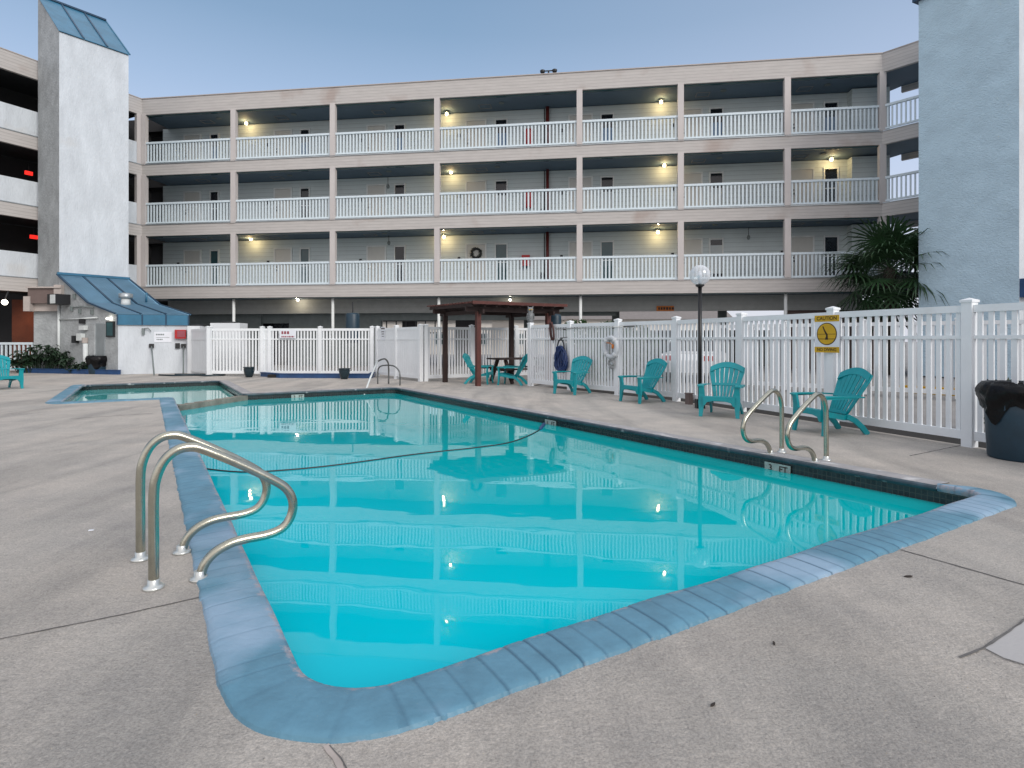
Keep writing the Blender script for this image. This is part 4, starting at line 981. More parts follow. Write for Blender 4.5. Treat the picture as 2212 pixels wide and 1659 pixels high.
# lower storey
mb = MB(); a = C0+BK*2.0; b = C1+BK*2.0; mb.box((a+b)/2+Vector((0, 0, 3.18)), ((b-a).length, .2, .76), FV); bp(mb, 'beam', 'beam')
for x in (505, 719, 948, 1254, 1697):
    p = fac(x, .25); mb = MB(); mb.tube([p+Vector((0, 0, -.05)), p+Vector((0, 0, 3.56))], .075, 10); bp(mb, 'post', 'trim')
def gwall(x0, x1, off, z0, z1, m='concrete_wall', nm='lower_wall'):
    a = fac(x0, off); b = fac(x1, off); mb = MB(); mb.box((a+b)/2+Vector((0, 0, (z0+z1)/2)), ((b-a).length, .2, z1-z0), FV); return bp(mb, nm, m)
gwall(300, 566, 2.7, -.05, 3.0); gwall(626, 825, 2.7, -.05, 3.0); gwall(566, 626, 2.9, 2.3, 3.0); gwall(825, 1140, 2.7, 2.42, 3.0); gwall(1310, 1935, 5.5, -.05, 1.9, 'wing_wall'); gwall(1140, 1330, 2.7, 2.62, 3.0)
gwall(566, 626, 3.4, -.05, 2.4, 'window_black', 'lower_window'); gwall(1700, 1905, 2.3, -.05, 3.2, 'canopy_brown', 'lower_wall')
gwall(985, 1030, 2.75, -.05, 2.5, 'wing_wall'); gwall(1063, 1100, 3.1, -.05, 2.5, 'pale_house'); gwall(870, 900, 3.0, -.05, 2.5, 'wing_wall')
mb = MB(); a = C0; q = [C0+BK*2.3+W_in*3, C1+BK*2.3, C1+BK*9, C0+BK*9+W_in*3]; mb.prism([(p.x, p.y) for p in q], 3.4, 3.6); bp(mb, 'slab', 'wing_wall')
for k_ in (3, 7.5, 12):
    for o_ in (.1, 2.3):
        for z0, z1 in heights: mb = MB(); mb.box(C1+Rd*k_+R_in*o_+Vector((0, 0, (z0+z1)/2-.04)), (.25, .22, z1-z0+.1), Rd); bp(mb, 'column', 'column')
    mb = MB(); mb.tube([C1+Rd*k_+R_in*.2+Vector((0, 0, -.05)), C1+Rd*k_+R_in*.2+Vector((0, 0, 3.56))], .1, 10); bp(mb, 'post', 'trim')
for x in (1140, 1330, 1560, 1850):
    p = fac(x, 5); mb = MB(); mb.box(p+Vector((0, 0, 1.7)), (.4, .4, 3.5), FV); bp(mb, 'post', 'concrete_wall')
mb = MB()
for k in range(7): p = fac(835+k*21, 2.72); mb.box(p+Vector((0, 0, 2.05)), (.05, .06, .9), FV)
for zz in (1.75, 2.4): mb.box((fac(828, 2.72)+fac(965, 2.72))/2+Vector((0, 0, zz)), ((fac(965, 2.72)-fac(828, 2.72)).length, .08, .07), FV)
bp(mb, 'window_frame', 'black')

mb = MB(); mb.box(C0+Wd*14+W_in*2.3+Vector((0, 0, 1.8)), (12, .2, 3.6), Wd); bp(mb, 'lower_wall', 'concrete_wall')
# lamps on the ceilings
def lamp(x, y, off, label, power=9, big=1, m='bulb', col=(1, .69, .31)):
    p = fac(x, off); z = zat(y, p.y); p.z = z; t = thing('ceiling_lamp', label, 'lamp', p, 0, 'lit jar lamps under the balcony ceilings')
    mb = MB(); mb.sphere(p, .08*big, 12, 8, (1, 1, .85)); mb.build('globe', m, t, p)
    mb = MB(); mb.lathe(p+Vector((0, 0, .07*big)), [(.10*big, 0), (.13*big, .02), (.09*big, .06), (.04, .09), (.03, .3)], 12); mb.build('cap', 'grey_metal', t, p)
    L = bpy.data.lights.new('lamp_light', 'POINT'); L.energy = power; L.color = col; L.shadow_soft_size = .04
    lo = bpy.data.objects.new('lamp_light', L); C.objects.link(lo); lo.parent = t; lo.location = (-.05*BK.x, -.16*BK.y, -.14)
for x, y, lb in ((532, 267, 'lit lamp on the top balcony, second bay from the left'), (965, 247, 'lit lamp on the top balcony, middle wide bay'), (1428, 221, 'lit lamp on the top balcony right of the middle'),
                 (974, 373, 'lit lamp on the middle balcony, wide bay'), (1435, 358, 'lit lamp on the middle balcony above plain wall'), (1796, 345, 'lit lamp over a window on middle balcony at far right'),
                 (542, 517, 'lit lamp on the lowest balcony at left'), (959, 512, 'lit lamp on the lowest balcony left of the wreath'), (1421, 502, 'lit lamp on the lowest balcony at right')):
    lamp(x, y, 1.62, lb, 17)
lamp(643, 648, 1.5, 'round white lamp under the building left of the pergola', 14, .9, 'bulb_white', (1, .8, .55))
lamp(1102, 648, 1.5, 'round white lamp glowing just above the pergola roof', 5, .8, 'bulb_white', (1, .8, .55))
# unlit pendant lamps
for x, y, lb in ((838, 403, 'unlit hanging lantern on the middle balcony'), (840, 525, 'unlit hanging lantern on the lowest balcony at left'), (1617, 513, 'unlit hanging lantern on the lowest balcony at right')):
    p = fac(x, 1.6); p.z = zat(y, p.y); t = thing('hanging_lantern', lb, 'lamp', p, 0, 'unlit lanterns hanging on chains'); mb = MB(); mb.lathe(p+Vector((0, 0, -.1)), [(.05, 0), (.09, .1), (.05, .2), (.02, .22)], 8); mb.build('lantern', 'concrete_wall', t, p)
    mb = MB(); mb.tube([p, p+Vector((0, 0, .48))], .015, 5); mb.build('chain', 'black', t, p)
# red hose cabinets / extinguisher covers
for li, lb in enumerate(('red fire hose box on the lowest balcony', 'red extinguisher cover on the middle balcony', 'red extinguisher cover on the top balcony')):
    x = 1136 if li == 0 else 1142; p = fac(x, WO-.14); z = heights[li][0]+(1.05 if li == 0 else .80); t = thing('fire_cabinet', lb, 'fire cabinet', p+Vector((0, 0, z)))
    if li == 0: mb = MB(); mb.box(p+Vector((0, 0, z+.25)), (.40, .22, .55), FV); mb.box(p-BK*.12+Vector((0, 0, z+.3)), (.30, .03, .38), FV); mb.build('box', 'red', t, t.location); mb = MB(); mb.lathe(p+Vector((0, 0, z-.12)), [(.07, 0), (.09, .08), (.05, .1)], 8); mb.build('valve', 'black', t, t.location)
    else: mb = MB(); mb.lathe(p+Vector((0, 0, z-.1)), [(.12, 0), (.17, .1), (.18, .5), (.2, .56), (.2, .78), (.14, .9), (.05, .93)], 12, sy=.7); mb.build('cover', 'red', t, t.location); mb = MB(); mb.box(p-BK*.14+Vector((0, 0, z+.35)), (.05, .02, .5), FV); mb.build('stripe', 'sign_white', t, t.location)
# wreath
p = fac(1028.5, WO-.1); p.z = zat(547, p.y); t = thing('wreath', 'dark round wreath hung on a lowest balcony door', 'wreath', p); mb = MB()
mb.tube([p+FV*(.24*math.cos(a*math.pi/8))+Vector((0, 0, .24*math.sin(a*math.pi/8))) for a in range(16)], .06, 6, closed=True); mb.build('hoop', 'black', t, p)
mb = MB(); rnd = random.Random(8)
for k in range(150):
    a = rnd.uniform(0, 6.28); c = p+FV*(.24*math.cos(a))+Vector((0, 0, .24*math.sin(a))); leafy(mb, c, (.1, .08, .1), 1, .05, rnd)
mb.build('foliage', 'leaf_dark', t, p)
# floodlights on the roof
p = fac(1185, 1.0); p.z = 14.08; z = zat(153, p.y); t = thing('roof_floodlights', 'pair of floodlights on a bracket above the roof edge', 'floodlight', p); mb = MB()
mb.tube([p, Vector((p.x, p.y, z))], .04, 6); mb.tube([Vector((p.x, p.y, z))-FV*.42, Vector((p.x, p.y, z))+FV*.42], .03, 6); mb.build('bracket', 'black', t, p)
for s in (-1, 1):
    mb = MB(); c = Vector((p.x, p.y, z))+FV*(s*.30); mb.lathe(c+Vector((0, 0, -.13)), [(.05, 0), (.11, .05), (.13, .16), (.06, .2)], 8); mb.build('lamp_head', 'black', t, p)
small_sign('hanging_sign', 'small orange sign on the beam under the building', fac(1437, 1.85)+Vector((0, 0, 2.93)), FV, .85, .25, 'orange', 'ink', [(0, .13, -.34, .34)])
# things under the building, seen above the fences
def umbrella(x, y0, y1, ypole, Y, w, label):
    c = at(x, y1, Y); p = Vector((c.x, Y, -.05)); t = thing('folded_umbrella', label, 'umbrella', p, 0); zt = zat(y0, Y); zb = 1.25
    mb = MB(); mb.tube([p, Vector((p.x, p.y, zat(ypole, Y)))], .025, 6); mb.build('pole', 'black', t, p)
    mb = MB(); mb.lathe(Vector((p.x, p.y, 0)), [(w*.8, zb), (w*1.0, zb+.25), (w*1.0, zt-.05), (w*.9, zt), (.03, zt+.03)], 14); mb.build('canopy', 'bin', t, p)
umbrella(762, 677, 706, 652, 24.0, .28, 'folded dark blue umbrella behind the far fence')
umbrella(1200, 680, 700, 668, 19.6, .19, 'dark blue folded umbrella beyond the pergola post')
for x, z, w, lb in ((428, 1.93, .5, 'white air conditioner box behind the short solid fence'), (495, 2.05, 1.2, 'larger grey air conditioner box behind the far picket fence')):
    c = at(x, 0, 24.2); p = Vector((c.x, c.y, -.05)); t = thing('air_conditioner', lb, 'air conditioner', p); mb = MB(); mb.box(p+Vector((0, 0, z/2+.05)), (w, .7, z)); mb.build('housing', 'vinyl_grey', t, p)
    mb = MB(); mb.lathe(p+Vector((0, 0, z+.05)), [(.28, 0), (.3, .03), (.28, .06)], 16); mb.build('fan_grille', 'black', t, p)

# ================================================================= LEFT STAIR TOWER
T0 = Vector((-19.24, 25.0, 0)); T1 = Vector((-17.66, 27.1, 0)); Tb = Vector((-.81, .59, 0))*2.69
t = thing('stair_tower', 'tall white stucco tower with slanted blue roof at left', 'tower', T0); TO = T0.copy()
T2 = T1+Tb; T3 = T0+Tb; ze = 14.47; zr = 16.9
mb = MB(); mb.add([T0, T1, T1+Vector((0, 0, ze-.0)), T0+Vector((0, 0, ze))], [(0, 1, 2, 3)])
mb.add([T1, T2, T2+Vector((0, 0, zr)), T1+Vector((0, 0, ze))], [(0, 1, 2, 3)]); mb.add([T2, T3, T3+Vector((0, 0, zr)), T2+Vector((0, 0, zr))], [(0, 1, 2, 3)])
mb.build('wall', 'stucco', t, TO)
mb = MB(); mb.add([T3, T0, T0+Vector((0, 0, ze)), T3+Vector((0, 0, zr))], [(0, 1, 2, 3)]); mb.build('side_wall', 'stucco_grey_and_shaded', t, TO)  # side turned from the light: its shade is put into the darker stucco
nx = (T1-T0).normalized(); mb = MB(); up = Vector((0, 0, .03)); fo = -Tb.normalized()*.06
e0 = T0+Vector((0, 0, ze))+fo-nx*.03; e1 = T1+Vector((0, 0, ze))+fo+nx*.03; r1 = T2+Vector((0, 0, zr))+nx*.03; r0 = T3+Vector((0, 0, zr))-nx*.03
mb.add([e0, e1, r1, r0, e0+up, e1+up, r1+up, r0+up], [(3, 2, 1, 0), (4, 5, 6, 7), (0, 1, 5, 4), (1, 2, 6, 5), (2, 3, 7, 6), (3, 0, 4, 7)]); ro = mb.build('roof', 'blue_band', t, TO)
for k in (1/3, 2/3): mb = MB(); mb.bar(e0.lerp(e1, k)+up*1.5, r0.lerp(r1, k)+up*1.5, .07, .05); mb.build('seam', 'blue_rib', ro, TO)
mb = MB(); mb.bar(r0+up*2, r1+up*2, .14, .08); mb.build('ridge_cap', 'blue_rib', ro, TO)
mb = MB(); mb.bar(e1+up, r1+up, .05, .06); mb.build('edge_trim', 'blue_band', ro, TO)

# ================================================================= BOOTH WITH BLUE ROOF
fl = Vector((-15.6, 23.3, 0)); frt = Vector((-13.3, 24.2, 0)); bl = T0+Vector((.02, -.02, 0)); br = T1+Vector((.02, -.02, 0))
ZE, ZB = 2.378, 4.12; ml = Vector((-17.28, 24.09, 2.87)); mr = Vector((-15.37, 25.56, 2.87))
t = thing('pool_booth', 'white pool equipment booth with blue metal lean-to roof', 'booth', fl); BO2 = fl.copy()
mb = MB(); mb.add([fl, frt, frt+Vector((0, 0, ZE-.02)), fl+Vector((0, 0, ZE-.02))], [(0, 1, 2, 3)])
mb.add([frt, br, br+Vector((0, 0, ZB-.03)), Vector((mr.x, mr.y, mr.z-.03)), frt+Vector((0, 0, ZE-.03))], [(0, 1, 2, 3, 4)]); mb.build('front_wall', 'stucco', t, BO2)
mb = MB(); mb.add([bl, fl, fl+Vector((0, 0, ZE-.03)), Vector((ml.x, ml.y, ml.z-.03)), bl+Vector((0, 0, ZB-.03))], [(0, 1, 2, 3, 4)]); mb.build('side_wall', 'stucco_grey_and_shaded', t, BO2)
sx = (frt-fl).normalized(); sf = Vector((sx.y, -sx.x, 0))
d_s = (fl-bl).normalized(); up = Vector((0, 0, .03)); ov = -sx*.08
P_ = [bl+Vector((0, 0, ZB))+ov, br+Vector((0, 0, ZB))-ov*.5, mr-ov, ml+ov, fl+Vector((0, 0, ZE))+ov+sf*.07, frt+Vector((0, 0, ZE))-ov+sf*.07]
mb = MB(); NS = 24
for k in range(NS):
    q = []
    for kk in (k/NS, (k+1)/NS): q += [P_[0].lerp(P_[1], kk), P_[3].lerp(P_[2], kk), P_[4].lerp(P_[5], kk)]
    vs = q+[p+up for p in q]; mb.add(vs, [(6, 7, 10, 9), (7, 8, 11, 10), (0, 3, 4, 1), (1, 4, 5, 2), (2, 5, 11, 8)]+([(0, 1, 7, 6), (1, 2, 8, 7)] if k == 0 else [])+([(3, 9, 10, 4), (4, 10, 11, 5)] if k == NS-1 else [])); ro = mb.build('roof', 'blue_roof', t, BO2)
for k in (0.003, 1/3, 2/3, .997):
    mb = MB(); a = P_[0].lerp(P_[1], k)+up; b = P_[3].lerp(P_[2], k)+up; c = P_[4].lerp(P_[5], k)+up; mb.bar(a, b, .085, .05); mb.bar(b, c, .085, .05); mb.build('seam', 'blue_rib', ro, BO2)
mb = MB(); a = fl+sf*.05-sx*.03; b = frt+sf*.05+sx*.03; z0, z1 = 1.96, 2.37; mb.bar(a+Vector((0, 0, (z0+z1)/2)), b+Vector((0, 0, (z0+z1)/2)), .06, z1-z0); bd = mb.build('fascia_band', 'blue_band', t, BO2)
for k in (.01, .345, .672, .99): mb = MB(); q = a.lerp(b, k)+sf*.035; mb.box(q+Vector((0, 0, (z0+z1)/2)), (.05, .02, z1-z0+.01), sx); mb.build('seam', 'blue_rib', bd, BO2)
q = P_[0].lerp(P_[1], .5)+up*2; mb = MB(); mb.bar(P_[0]+up*2.4, P_[1]+up*2.4, .12, .10); mb.build('ridge_flashing', 'blue_band', ro, BO2)
# roof vent
c = ml.lerp(mr, .52)+sf*.12+Vector((0, 0, -.05)); tv = thing('roof_vent', 'round galvanised vent on the blue booth roof', 'vent', c)
mb = MB(); mb.lathe(c, [(.20, 0), (.17, .12), (.17, .34)], 18); mb.build('stack', 'pipe_white', tv, c); mb = MB(); mb.lathe(c+Vector((0, 0, .30)), [(.25, 0), (.26, .02), (.26, .18), (.12, .22)], 20); mb.build('cap', 'grey_metal', tv, c)
c = ml.lerp(mr, .80)+Vector((0, 0, .12))-sf*.2; mb = MB(); mb.tube([c, c+Vector((.02, 0, .42))], .04, 8); tag(mb.build('vent_pipe', 'blue_band', None, c), 'thin blue pipe standing on the booth roof', 'pipe')
# front wall fittings
def fw(x, y): # point on the front wall seen at x,y
    k = on_line(x, fl, frt-fl); p = fl.lerp(frt, k); p.z = zat(y, p.y); return p
small_sign('notice_sign', 'pale notice board on the booth front wall', fw(352, 728)+sf*.01, sx, .62, .42, 'sign_white', 'concrete_wall', [(.10, .06, -.24, .05), (-.02, .02, -.24, .22), (-.10, .05, -.22, .0)])
c = fw(391, 722); tt = thing('red_alarm_box', 'red call box on the booth front wall', 'alarm box', c); mb = MB(); mb.box(c+sf*.09, (.40, .18, .36), sx); mb.build('box', 'red', tt, c); mb = MB(); mb.box(c+sf*.19+sx*.03+Vector((0, 0, .01)), (.28, .02, .26), sx); mb.build('lid', 'ink_red', tt, c)
c = fw(384, 747); mb = MB(); mb.box(c+sf*.04, (.16, .08, .22), sx); tag(mb.build('switch_box', 'black', None, c), 'small black box beneath the red call box', 'electrical box')
c = fw(310, 716); mb = MB(); mb.box(c+sf*.05, (.09, .1, .26), sx); mb.tube([c+sf*.05+Vector((0, 0, .1)), c+sf*.12+sx*.18+Vector((0, 0, .14)), c+sf*.1+sx*.28+Vector((0, 0, .0))], .02, 6); tag(mb.build('wall_bracket', 'concrete_wall', None, c), 'grey bracket at top of the booth front wall', 'bracket')
for x0, y0, x1, y1, lb in ((328, 748, 333, 808, 'brush pole leaning at the middle of the booth wall'), (397, 748, 396, 806, 'brush pole leaning at the right end of the booth wall')):
    a = fw(x0, y0)+sf*.06; b = G(x1, y1+3); tt = thing('pool_brush', lb, 'pool brush', b, 0, 'brush poles against the booth'); mb = MB(); mb.tube([b, a], .03, 6); mb.build('handle', 'concrete_wall', tt, b); mb = MB(); mb.box(a+Vector((0, 0, .02)), (.17, .06, .16), sx); mb.build('head', 'black', tt, b)
a = G(427, 806)+Vector((0, 0, 0)); b = at(444, 729, 22.9); tt = thing('pool_skimmer', 'thin dark pole leaning on the short solid fence', 'pool tool', a); mb = MB(); mb.tube([a, b], .022, 6); mb.build('pole', 'concrete_wall', tt, a); mb = MB(); mb.box(b, (.12, .05, .22)); mb.build('head', 'black', tt, a)
mb = MB(); c = G(420, 812); mb.tube(smooth_path([(c.x-1.4, c.y+.1, .03), (c.x-.6, c.y-.25, .03), (c.x, c.y, .03), (c.x+.6, c.y-.3, .03), (c.x+1.1, c.y+.1, .03), (c.x+.2, c.y+.3, .03), (c.x-.8, c.y+.1, .05)]), .035, 6); tag(mb.build('pool_hose', 'pot', None, c), 'dark hose lying on the deck in front of the booth', 'hose')
# side wall fittings
ss = (fl-bl).normalized(); so = Vector((ss.y, -ss.x, 0))
if so.y > 0: so = -so
def sw(x, y, o=0): k = on_line(x, bl, fl-bl); p = bl.lerp(fl, k)+so*o; p.z = zat(y, p.y); return p
def swrect(x0, x1, y0, y1, o, th, m, name, parent, org):
    a = sw(x0, y1); b = sw(x1, y1); mb = MB(); z0 = sw((x0+x1)/2, y1).z; z1 = sw((x0+x1)/2, y0).z; c = (a+b)/2+so*o; c.z = (z0+z1)/2
    mb.box(c, ((b-a).xy.length, th, z1-z0), ss); return mb.build(name, m, parent, org)
o = swrect(196, 227, 699, 806, .02, .06, 'grey_metal', 'door', t, BO2); swrect(196.5, 209, 700, 766, .06, .06, 'stucco_grey_and_shaded', 'door_panel', o, BO2)
o = swrect(232, 249, 694, 728, .03, .07, 'black', 'window', t, BO2); swrect(234, 247, 697, 725, .06, .03, 'window_teal', 'pane', o, BO2)
c = sw(240, 690, .1); mb = MB(); mb.lathe(c, [(.05, 0), (.10, .03), (.06, .08)], 10); tag(mb.build('wall_light', 'bulb_white', None, c), 'small white light above the booth side window', 'lamp')
c = sw(143, 647, .25); tt = thing('air_conditioner', 'window air conditioner sticking out of the booth side wall', 'air conditioner', c); mb = MB(); mb.box(c, (.62, .6, .42), ss); mb.build('housing', 'black', tt, c); mb = MB(); mb.box(c+so*.31+ss*.1, (.34, .02, .36), ss); mb.build('grille', 'pipe_white', tt, c)
mb = MB(); a = sw(130, 660, .05); b = Vector((a.x, a.y, .0)); mb.tube([a, b], .055, 8); mb.build('drain_pipe', 'pipe_white', t, BO2)
mb = MB(); mb.tube([sw(132, 690, .05), sw(175, 688.5, .05), sw(212, 686, .05)], .03, 6); mb.build('conduit', 'pipe_white', t, BO2)
mb = MB(); mb.tube([sw(160, 665, .05), sw(178, 662, .05), sw(205, 664, .05)], .022, 6)
for x, y in ((157, 667), (175, 672), (201, 674), (163, 640)): mb.box(sw(x, y, .05), (.1, .08, .2), ss)
mb.build('wiring', 'concrete_wall', t, BO2)
mb = MB(); mb.tube([sw(192, 742, .12), sw(192, 806, .12)], .10, 10); mb.build('gas_pipe', 'pipe_white', t, BO2)
for x, y, w, h, m, nm in ((168, 733, .2, .3, 'black', 'meter'), (180, 728, .3, .3, 'pipe_white', 'meter'), (189, 735, .1, .22, 'canopy_pale', 'valve'), (186, 708, .35, .18, 'pipe_white', 'shade'), (183, 694, .14, .2, 'black', 'switch')):
    mb = MB(); mb.box(sw(x, y, .10), (w, .18, h), ss); mb.build(nm, m, t, BO2)

# canopy beside the tower and the restaurant front under the left wing
cp = Vector((-20.0, 24.6, 0)); t = thing('entrance_canopy', 'brown and beige boxed canopy over the entrance at left', 'canopy', cp)
def ab(x0, x1, y0, y1, Y, D, m, nm):
    a = at(x0, y1, Y); b = at(x1, y0, Y); mb = MB(); mb.box(((a.x+b.x)/2, Y+D/2, (a.z+b.z)/2), (b.x-a.x, D, b.z-a.z)); return mb.build(nm, m, t, cp)
ab(60, 118, 622, 655, 24.7, .9, 'canopy_brown', 'side_panel'); ab(50, 64, 640, 672, 24.65, .9, 'canopy_pale', 'end_panel'); ab(116, 132, 615, 655, 24.66, .5, 'canopy_pale', 'end_panel'); ab(64, 128, 655.5, 672, 24.9, .8, 'canopy_pale', 'lower_panel'); ab(55, 130, 619, 622, 24.6, 1.1, 'canopy_pale', 'top_trim')
mb = MB(); a = at(77, 800, 25.2); b = at(130, 800, 24.9); mb.box(((a.x+b.x)/2, 25.2, 1.35), (b.x-a.x, .2, 2.8)); mb.build('wall', 'stucco_grey_and_shaded', t, cp)
t = thing('restaurant_front', 'dark recessed entrance with orange lit wall at far left', 'entrance', (-23.5, 28, 0)); ro_ = t.location.copy()
mb = MB(); mb.box((-23.6, 28.6, 2.3), (9, .2, 4.7)); mb.build('back_wall', 'wing_wall', t, ro_)
mb = MB(); mb.box((-22.75, 27.6, 1.6), (1.25, .2, 3.3)); mb.build('orange_wall', 'orange_wall', t, ro_)
mb = MB(); mb.box((-22.6, 28.2, 1.2), (1.0, .1, 2.4)); mb.build('door', 'brown', t, ro_)
c = at(10, 653, 24.9); tt = thing('entrance_lamp', 'white globe lamp at the dark entrance at far left', 'lamp', c); mb = MB(); mb.sphere(c, .11, 14, 10); mb.build('globe', 'bulb_white', tt, c)
mb = MB(); mb.tube([c+Vector((0, 0, .1)), c+Vector((0, .2, .5))], .03, 6); mb.build('bracket', 'black', tt, c)
L = bpy.data.lights.new('entrance_light', 'POINT'); L.energy = 16; L.color = (1, .35, .08); L.shadow_soft_size = .2; lo = bpy.data.objects.new('entrance_light', L); C.objects.link(lo); lo.parent = tt; lo.location = (.0, 1.9, -.9)
# white railing at the far left
a = at(-70, 0, 25.6); b = at(70, 0, 25.2); t = thing('porch_railing', 'white baluster railing behind the shrubs at far left', 'railing', a.xy); O_ = V3(a.xy); mb = MB(); a = V3(a.xy); b = V3(b.xy); d = (b-a).normalized(); n = 15
for k in range(n+1): mb.box(a.lerp(b, k/n)+Vector((0, 0, .62)), (.07, .05, 1.1), d)
mb.build('balusters', 'railing', t, O_)
for z, h in ((1.21, .10), (.10, .09)): mb = MB(); mb.box((a+b)/2+Vector((0, 0, z)), ((b-a).length+.1, .1, h), d); mb.build('rail', 'railing', t, O_)
# red lights in the dark stairwells
for x, y, lb in ((62, 374, 'red light glowing in the middle opening at left'), (99, 0, ''), (73, 512, 'red light glowing in the lower opening at left')):
    if not lb: continue
    A = C0+W_in*1.2; k = on_line(x, A, Wd); p = A+Wd*k; p.z = zat(y, p.y); tt = thing('exit_light', lb, 'exit sign', p); mb = MB(); mb.box(p, (.30, .08, .17), Wd); mb.build('box', 'exit', tt, p)
    mb = MB(); mb.tube([p+Vector((0, 0, .1)), p+Vector((0, 0, .5))], .015, 5); mb.build('hanger', 'black', tt, p)
p = C1+Rd*-.6+BK*.9; p.z = zat(336, p.y)
# ================================================================= RIGHT TOWER
Q0 = Vector((15.55, 22.5, 0)); Q1 = Q0+Vector((.42, -.91, 0)).normalized()*3.2; Qn = Vector((.91, .42, 0)).normalized()*4
t = thing('stair_tower', 'plain blue grey stucco tower at the right', 'tower', Q0)
mb = MB(); mb.add([Q0+Qn, Q0, Q1, Q1+Qn]+[p+Vector((0, 0, 14.3)) for p in (Q0+Qn, Q0, Q1, Q1+Qn)], [(0, 1, 5, 4), (1, 2, 6, 5), (3, 0, 4, 7), (4, 5, 6, 7)]); mb.build('wall', 'stucco_blue', t, Q0)
mb = MB(); mb.add([Q1, Q1+Qn, Q1+Qn+Vector((0, 0, 14.3)), Q1+Vector((0, 0, 14.3))], [(0, 1, 2, 3)]); mb.build('end_wall', 'stucco', t, Q0)
mb = MB(); c = (Q0+Q1+Q1+Qn+Q0+Qn)/4; mb.box(c+Vector((0, 0, 14.36)), ((Q1-Q0).length+.3, 4.3, .12), Q1-Q0); mb.build('coping', 'blue_rib', t, Q0)
mb = MB(); c = Q1+Qn*.10+Vector((0, 0, zat(622, 19.7)))-Vector((.42, -.91, 0))*-.06; c = Q1+Qn*.06+Vector((.42, -.91, 0)).normalized()*.12; c.z = zat(622, c.y); mb.box(c, (.45, .3, .62), Qn); mb.build('wall_box', 'navy', t, Q0)

# ================================================================= BEYOND THE FENCE: cars, stops, a house across the road
def car(p, rz, paint, label):
    t = thing('parked_car', label, 'car', p, rz); prof = [(-2.2, .35), (-2.25, .75), (-2.1, .95), (-1.55, 1.0), (-1.15, 1.42), (.35, 1.45), (1.05, 1.0), (2.0, .88), (2.25, .7), (2.25, .35)]
    mb = MB(); n = len(prof); rows = ((-.88, .0), (-.86, 1), (.86, 1), (.88, .0)); secs = []
    def sec(x, inset): return [(a, x*(1 if z < 1.0 else 1-inset), z) for a, z in prof]
    L_ = sec(-.87, .14); R__ = sec(.87, .14); mb.add([(a, b, c) for a, b, c in L_]+[(a, b, c) for a, b, c in R__], [tuple(range(n)), tuple(range(2*n-1, n-1, -1))]+[(i, i+n, (i+1) % n+n, (i+1) % n) for i in range(n)]); mb.build('body', paint, t)
    for s in (-1, 1):
        mb = MB(); mb.add([(-1.42, s*.865, 1.03), (.85, s*.865, 1.03), (.28, s*.765, 1.38), (-1.08, s*.765, 1.38)], [(0, 1, 2, 3) if s < 0 else (3, 2, 1, 0)]); mb.build('side_window', 'window_black', t)
        for x in (-1.4, 1.4): mb = MB(); mb.tube([(x, s*.72, .32), (x, s*.9, .32)], .32, 18); w = mb.build('wheel', 'tyre', t); mb = MB(); mb.tube([(x, s*.89, .32), (x, s*.91, .32)], .19, 12); mb.build('rim', 'grey_metal', w)
        mb = MB(); mb.box((2.2, s*.62, .7), (.1, .35, .16)); mb.build('headlight', 'sign_white', t); mb = MB(); mb.box((-2.2, s*.64, .82), (.1, .3, .16)); mb.build('tail_light', 'red', t)
    for x0, z0, x1, z1 in ((.40, 1.42, 1.02, 1.03), (-1.18, 1.40, -1.52, 1.04)):
        e = .02 if x1 > 0 else -.02; mb = MB(); mb.add([(x0+e, -.70, z0), (x0+e, .70, z0), (x1+e, .78, z1), (x1+e, -.78, z1)], [(0, 1, 2, 3)]); mb.build('windshield', 'window_black', t)
car((6.6, 21.0, -.05), R(65), 'car_white', 'white parked car seen through the fence behind the lamp post')
car((3.6, 25.2, -.05), R(80), 'car_grey', 'dark parked car in the shade under the building')
for i, (x, y) in enumerate(((10.9, 15.2), (12.2, 13.2))):
    mb = MB(); mb.box((x, y, .03), (1.7, .18, .15), (.55, -.83, 0)); mb.box((x, y, .12), (1.6, .12, .05), (.55, -.83, 0)); tag(mb.build('parking_block', 'yellow', None, (x, y, -.05)), ('yellow parking block beyond the fence left of the big post', 'yellow parking block nearer the tower beyond the fence')[i], 'parking block')
def house(p, w, h, label, m='pale_house'):
    t = thing('distant_house', label, 'house', p); p = V3(p); mb = MB(); mb.box(p+Vector((0, 0, h/2)), (w, 8, h)); mb.build('wall', m, t, p)
    mb = MB(); mb.plate(p+Vector((-w/2-.3, 0, h)), (0, 1, 0), (0, 0, 1), [(-4.5, 0), (4.5, 0), (0, 1.8)], 0, w+.6); mb.build('roof', 'house_roof', t, p)
    for k in range(int(w/4)):
        x = -w/2+2+k*4; mb = MB(); mb.box(p+Vector((x, -4.02, h*.45)), (1.3, .06, 1.2)); wn = mb.build('window', 'trim', t, p); mb = MB(); mb.box(p+Vector((x, -4.06, h*.45)), (1.1, .04, 1.0)); mb.build('pane', 'window_teal', wn, p)
house((-6, 62, -.05), 22, 3.4, 'pale low house seen through the passage under the building')
house((14, 66, -.05), 18, 3.6, 'pale house beyond the fence at the right')

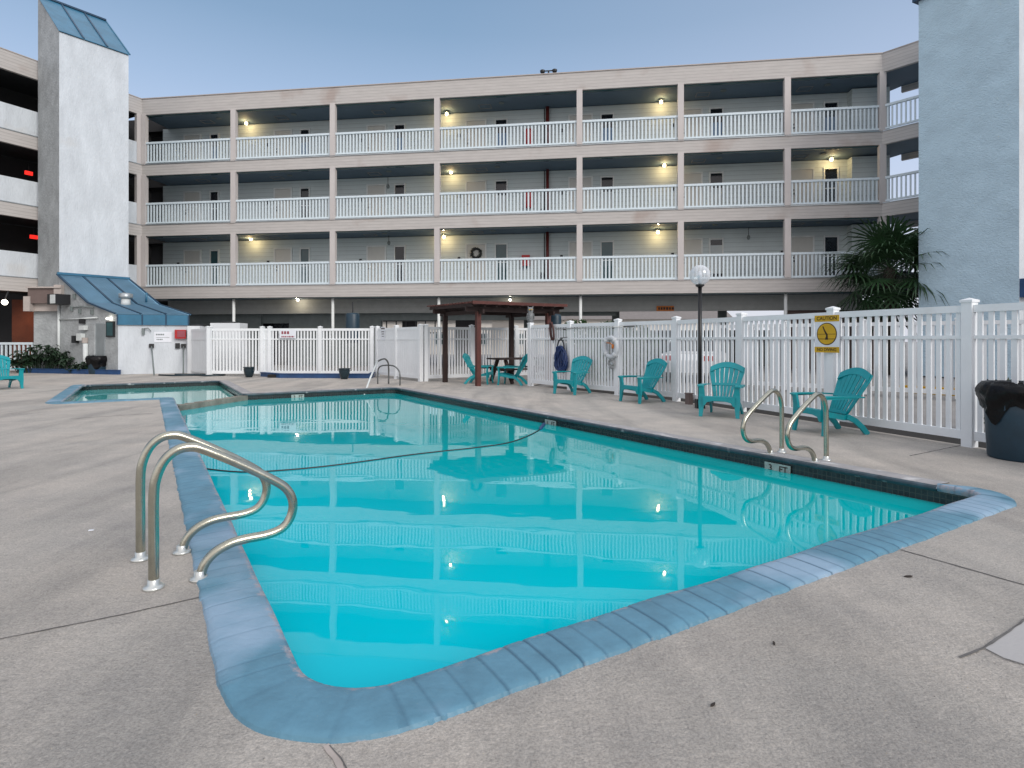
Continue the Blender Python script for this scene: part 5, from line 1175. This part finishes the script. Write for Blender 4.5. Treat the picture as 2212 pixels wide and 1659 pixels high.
# ================================================================= WORLD AND SUN
SE, SR = R(30), R(128)
w = bpy.data.worlds.new('World'); S.world = w; w.use_nodes = True; n = w.node_tree.nodes; l = w.node_tree.links
bg = n['Background']; sky = n.new('ShaderNodeTexSky'); sky.sky_type = 'NISHITA'; sky.sun_disc = False; sky.sun_elevation = SE; sky.sun_rotation = SR; sky.air_density = 1; sky.dust_density = 1.5; sky.ozone_density = 2
tc = n.new('ShaderNodeTexCoord'); sp = n.new('ShaderNodeSeparateXYZ'); l.new(tc.outputs['Generated'], sp.inputs[0])
rp_ = n.new('ShaderNodeValToRGB'); e = rp_.color_ramp.elements
stops = [(0.0, (.90, .90, .95)), (.10, (.88, .92, 1.02)), (.25, (.64, .78, 1.02)), (.37, (.43, .59, .84)), (.46, (.29, .45, .67)), (.54, (.24, .39, .60)), (.66, (.75, .82, .95)), (1, (1.15, 1.18, 1.25))]  # unseen zenith stops raised to brighten horizontal surfaces
e[0].position, e[0].color = stops[0][0], stops[0][1]+(1,); e[1].position, e[1].color = stops[-1][0], stops[-1][1]+(1,)
for s_, c_ in stops[1:-1]: q = e.new(s_); q.color = c_+(1,)
l.new(sp.outputs[2], rp_.inputs[0])
# twilight glow on the side of the sky behind the photographer
gy = n.new('ShaderNodeMapRange'); gy.inputs[1].default_value = .05; gy.inputs[2].default_value = -.9; gy.inputs[3].default_value = 0; gy.inputs[4].default_value = 1; gy.clamp = True; l.new(sp.outputs[1], gy.inputs[0])
mg = n.new('ShaderNodeMix'); mg.data_type = 'RGBA'; l.new(gy.outputs[0], mg.inputs[0]); l.new(rp_.outputs[0], mg.inputs[6]); mg.inputs[7].default_value = (1.30, 1.22, 1.22, 1)
gx = n.new('ShaderNodeMapRange'); gx.inputs[1].default_value = -.1; gx.inputs[2].default_value = .75; gx.inputs[3].default_value = 0; gx.inputs[4].default_value = .45; gx.clamp = True; l.new(sp.outputs[0], gx.inputs[0])
mr_ = n.new('ShaderNodeMix'); mr_.data_type = 'RGBA'; l.new(gx.outputs[0], mr_.inputs[0]); l.new(mg.outputs[2], mr_.inputs[6]); mr_.inputs[7].default_value = (.62, .68, .86, 1)
sc = n.new('ShaderNodeMix'); sc.data_type = 'RGBA'; sc.blend_type = 'MULTIPLY'; sc.inputs[0].default_value = 1; l.new(sky.outputs[0], sc.inputs[6]); sc.inputs[7].default_value = (.06, .06, .06, 1)
mx = n.new('ShaderNodeMix'); mx.data_type = 'RGBA'; mx.inputs[0].default_value = .15; l.new(mr_.outputs[2], mx.inputs[6]); l.new(sc.outputs[2], mx.inputs[7])
l.new(mx.outputs[2], bg.inputs[0]); bg.inputs[1].default_value = 1.0
su = bpy.data.lights.new('sun', 'SUN'); su.energy = 1.9; su.angle = R(26); su.color = (1, .95, .89); so_ = bpy.data.objects.new('sun', su); C.objects.link(so_)
az = R(-50); dirn = Vector((math.cos(az)*math.cos(SE), math.sin(az)*math.cos(SE), math.sin(SE))); so_.rotation_euler = dirn.to_track_quat('Z', 'Y').to_euler()
sky.sun_rotation = math.atan2(dirn.x, dirn.y)
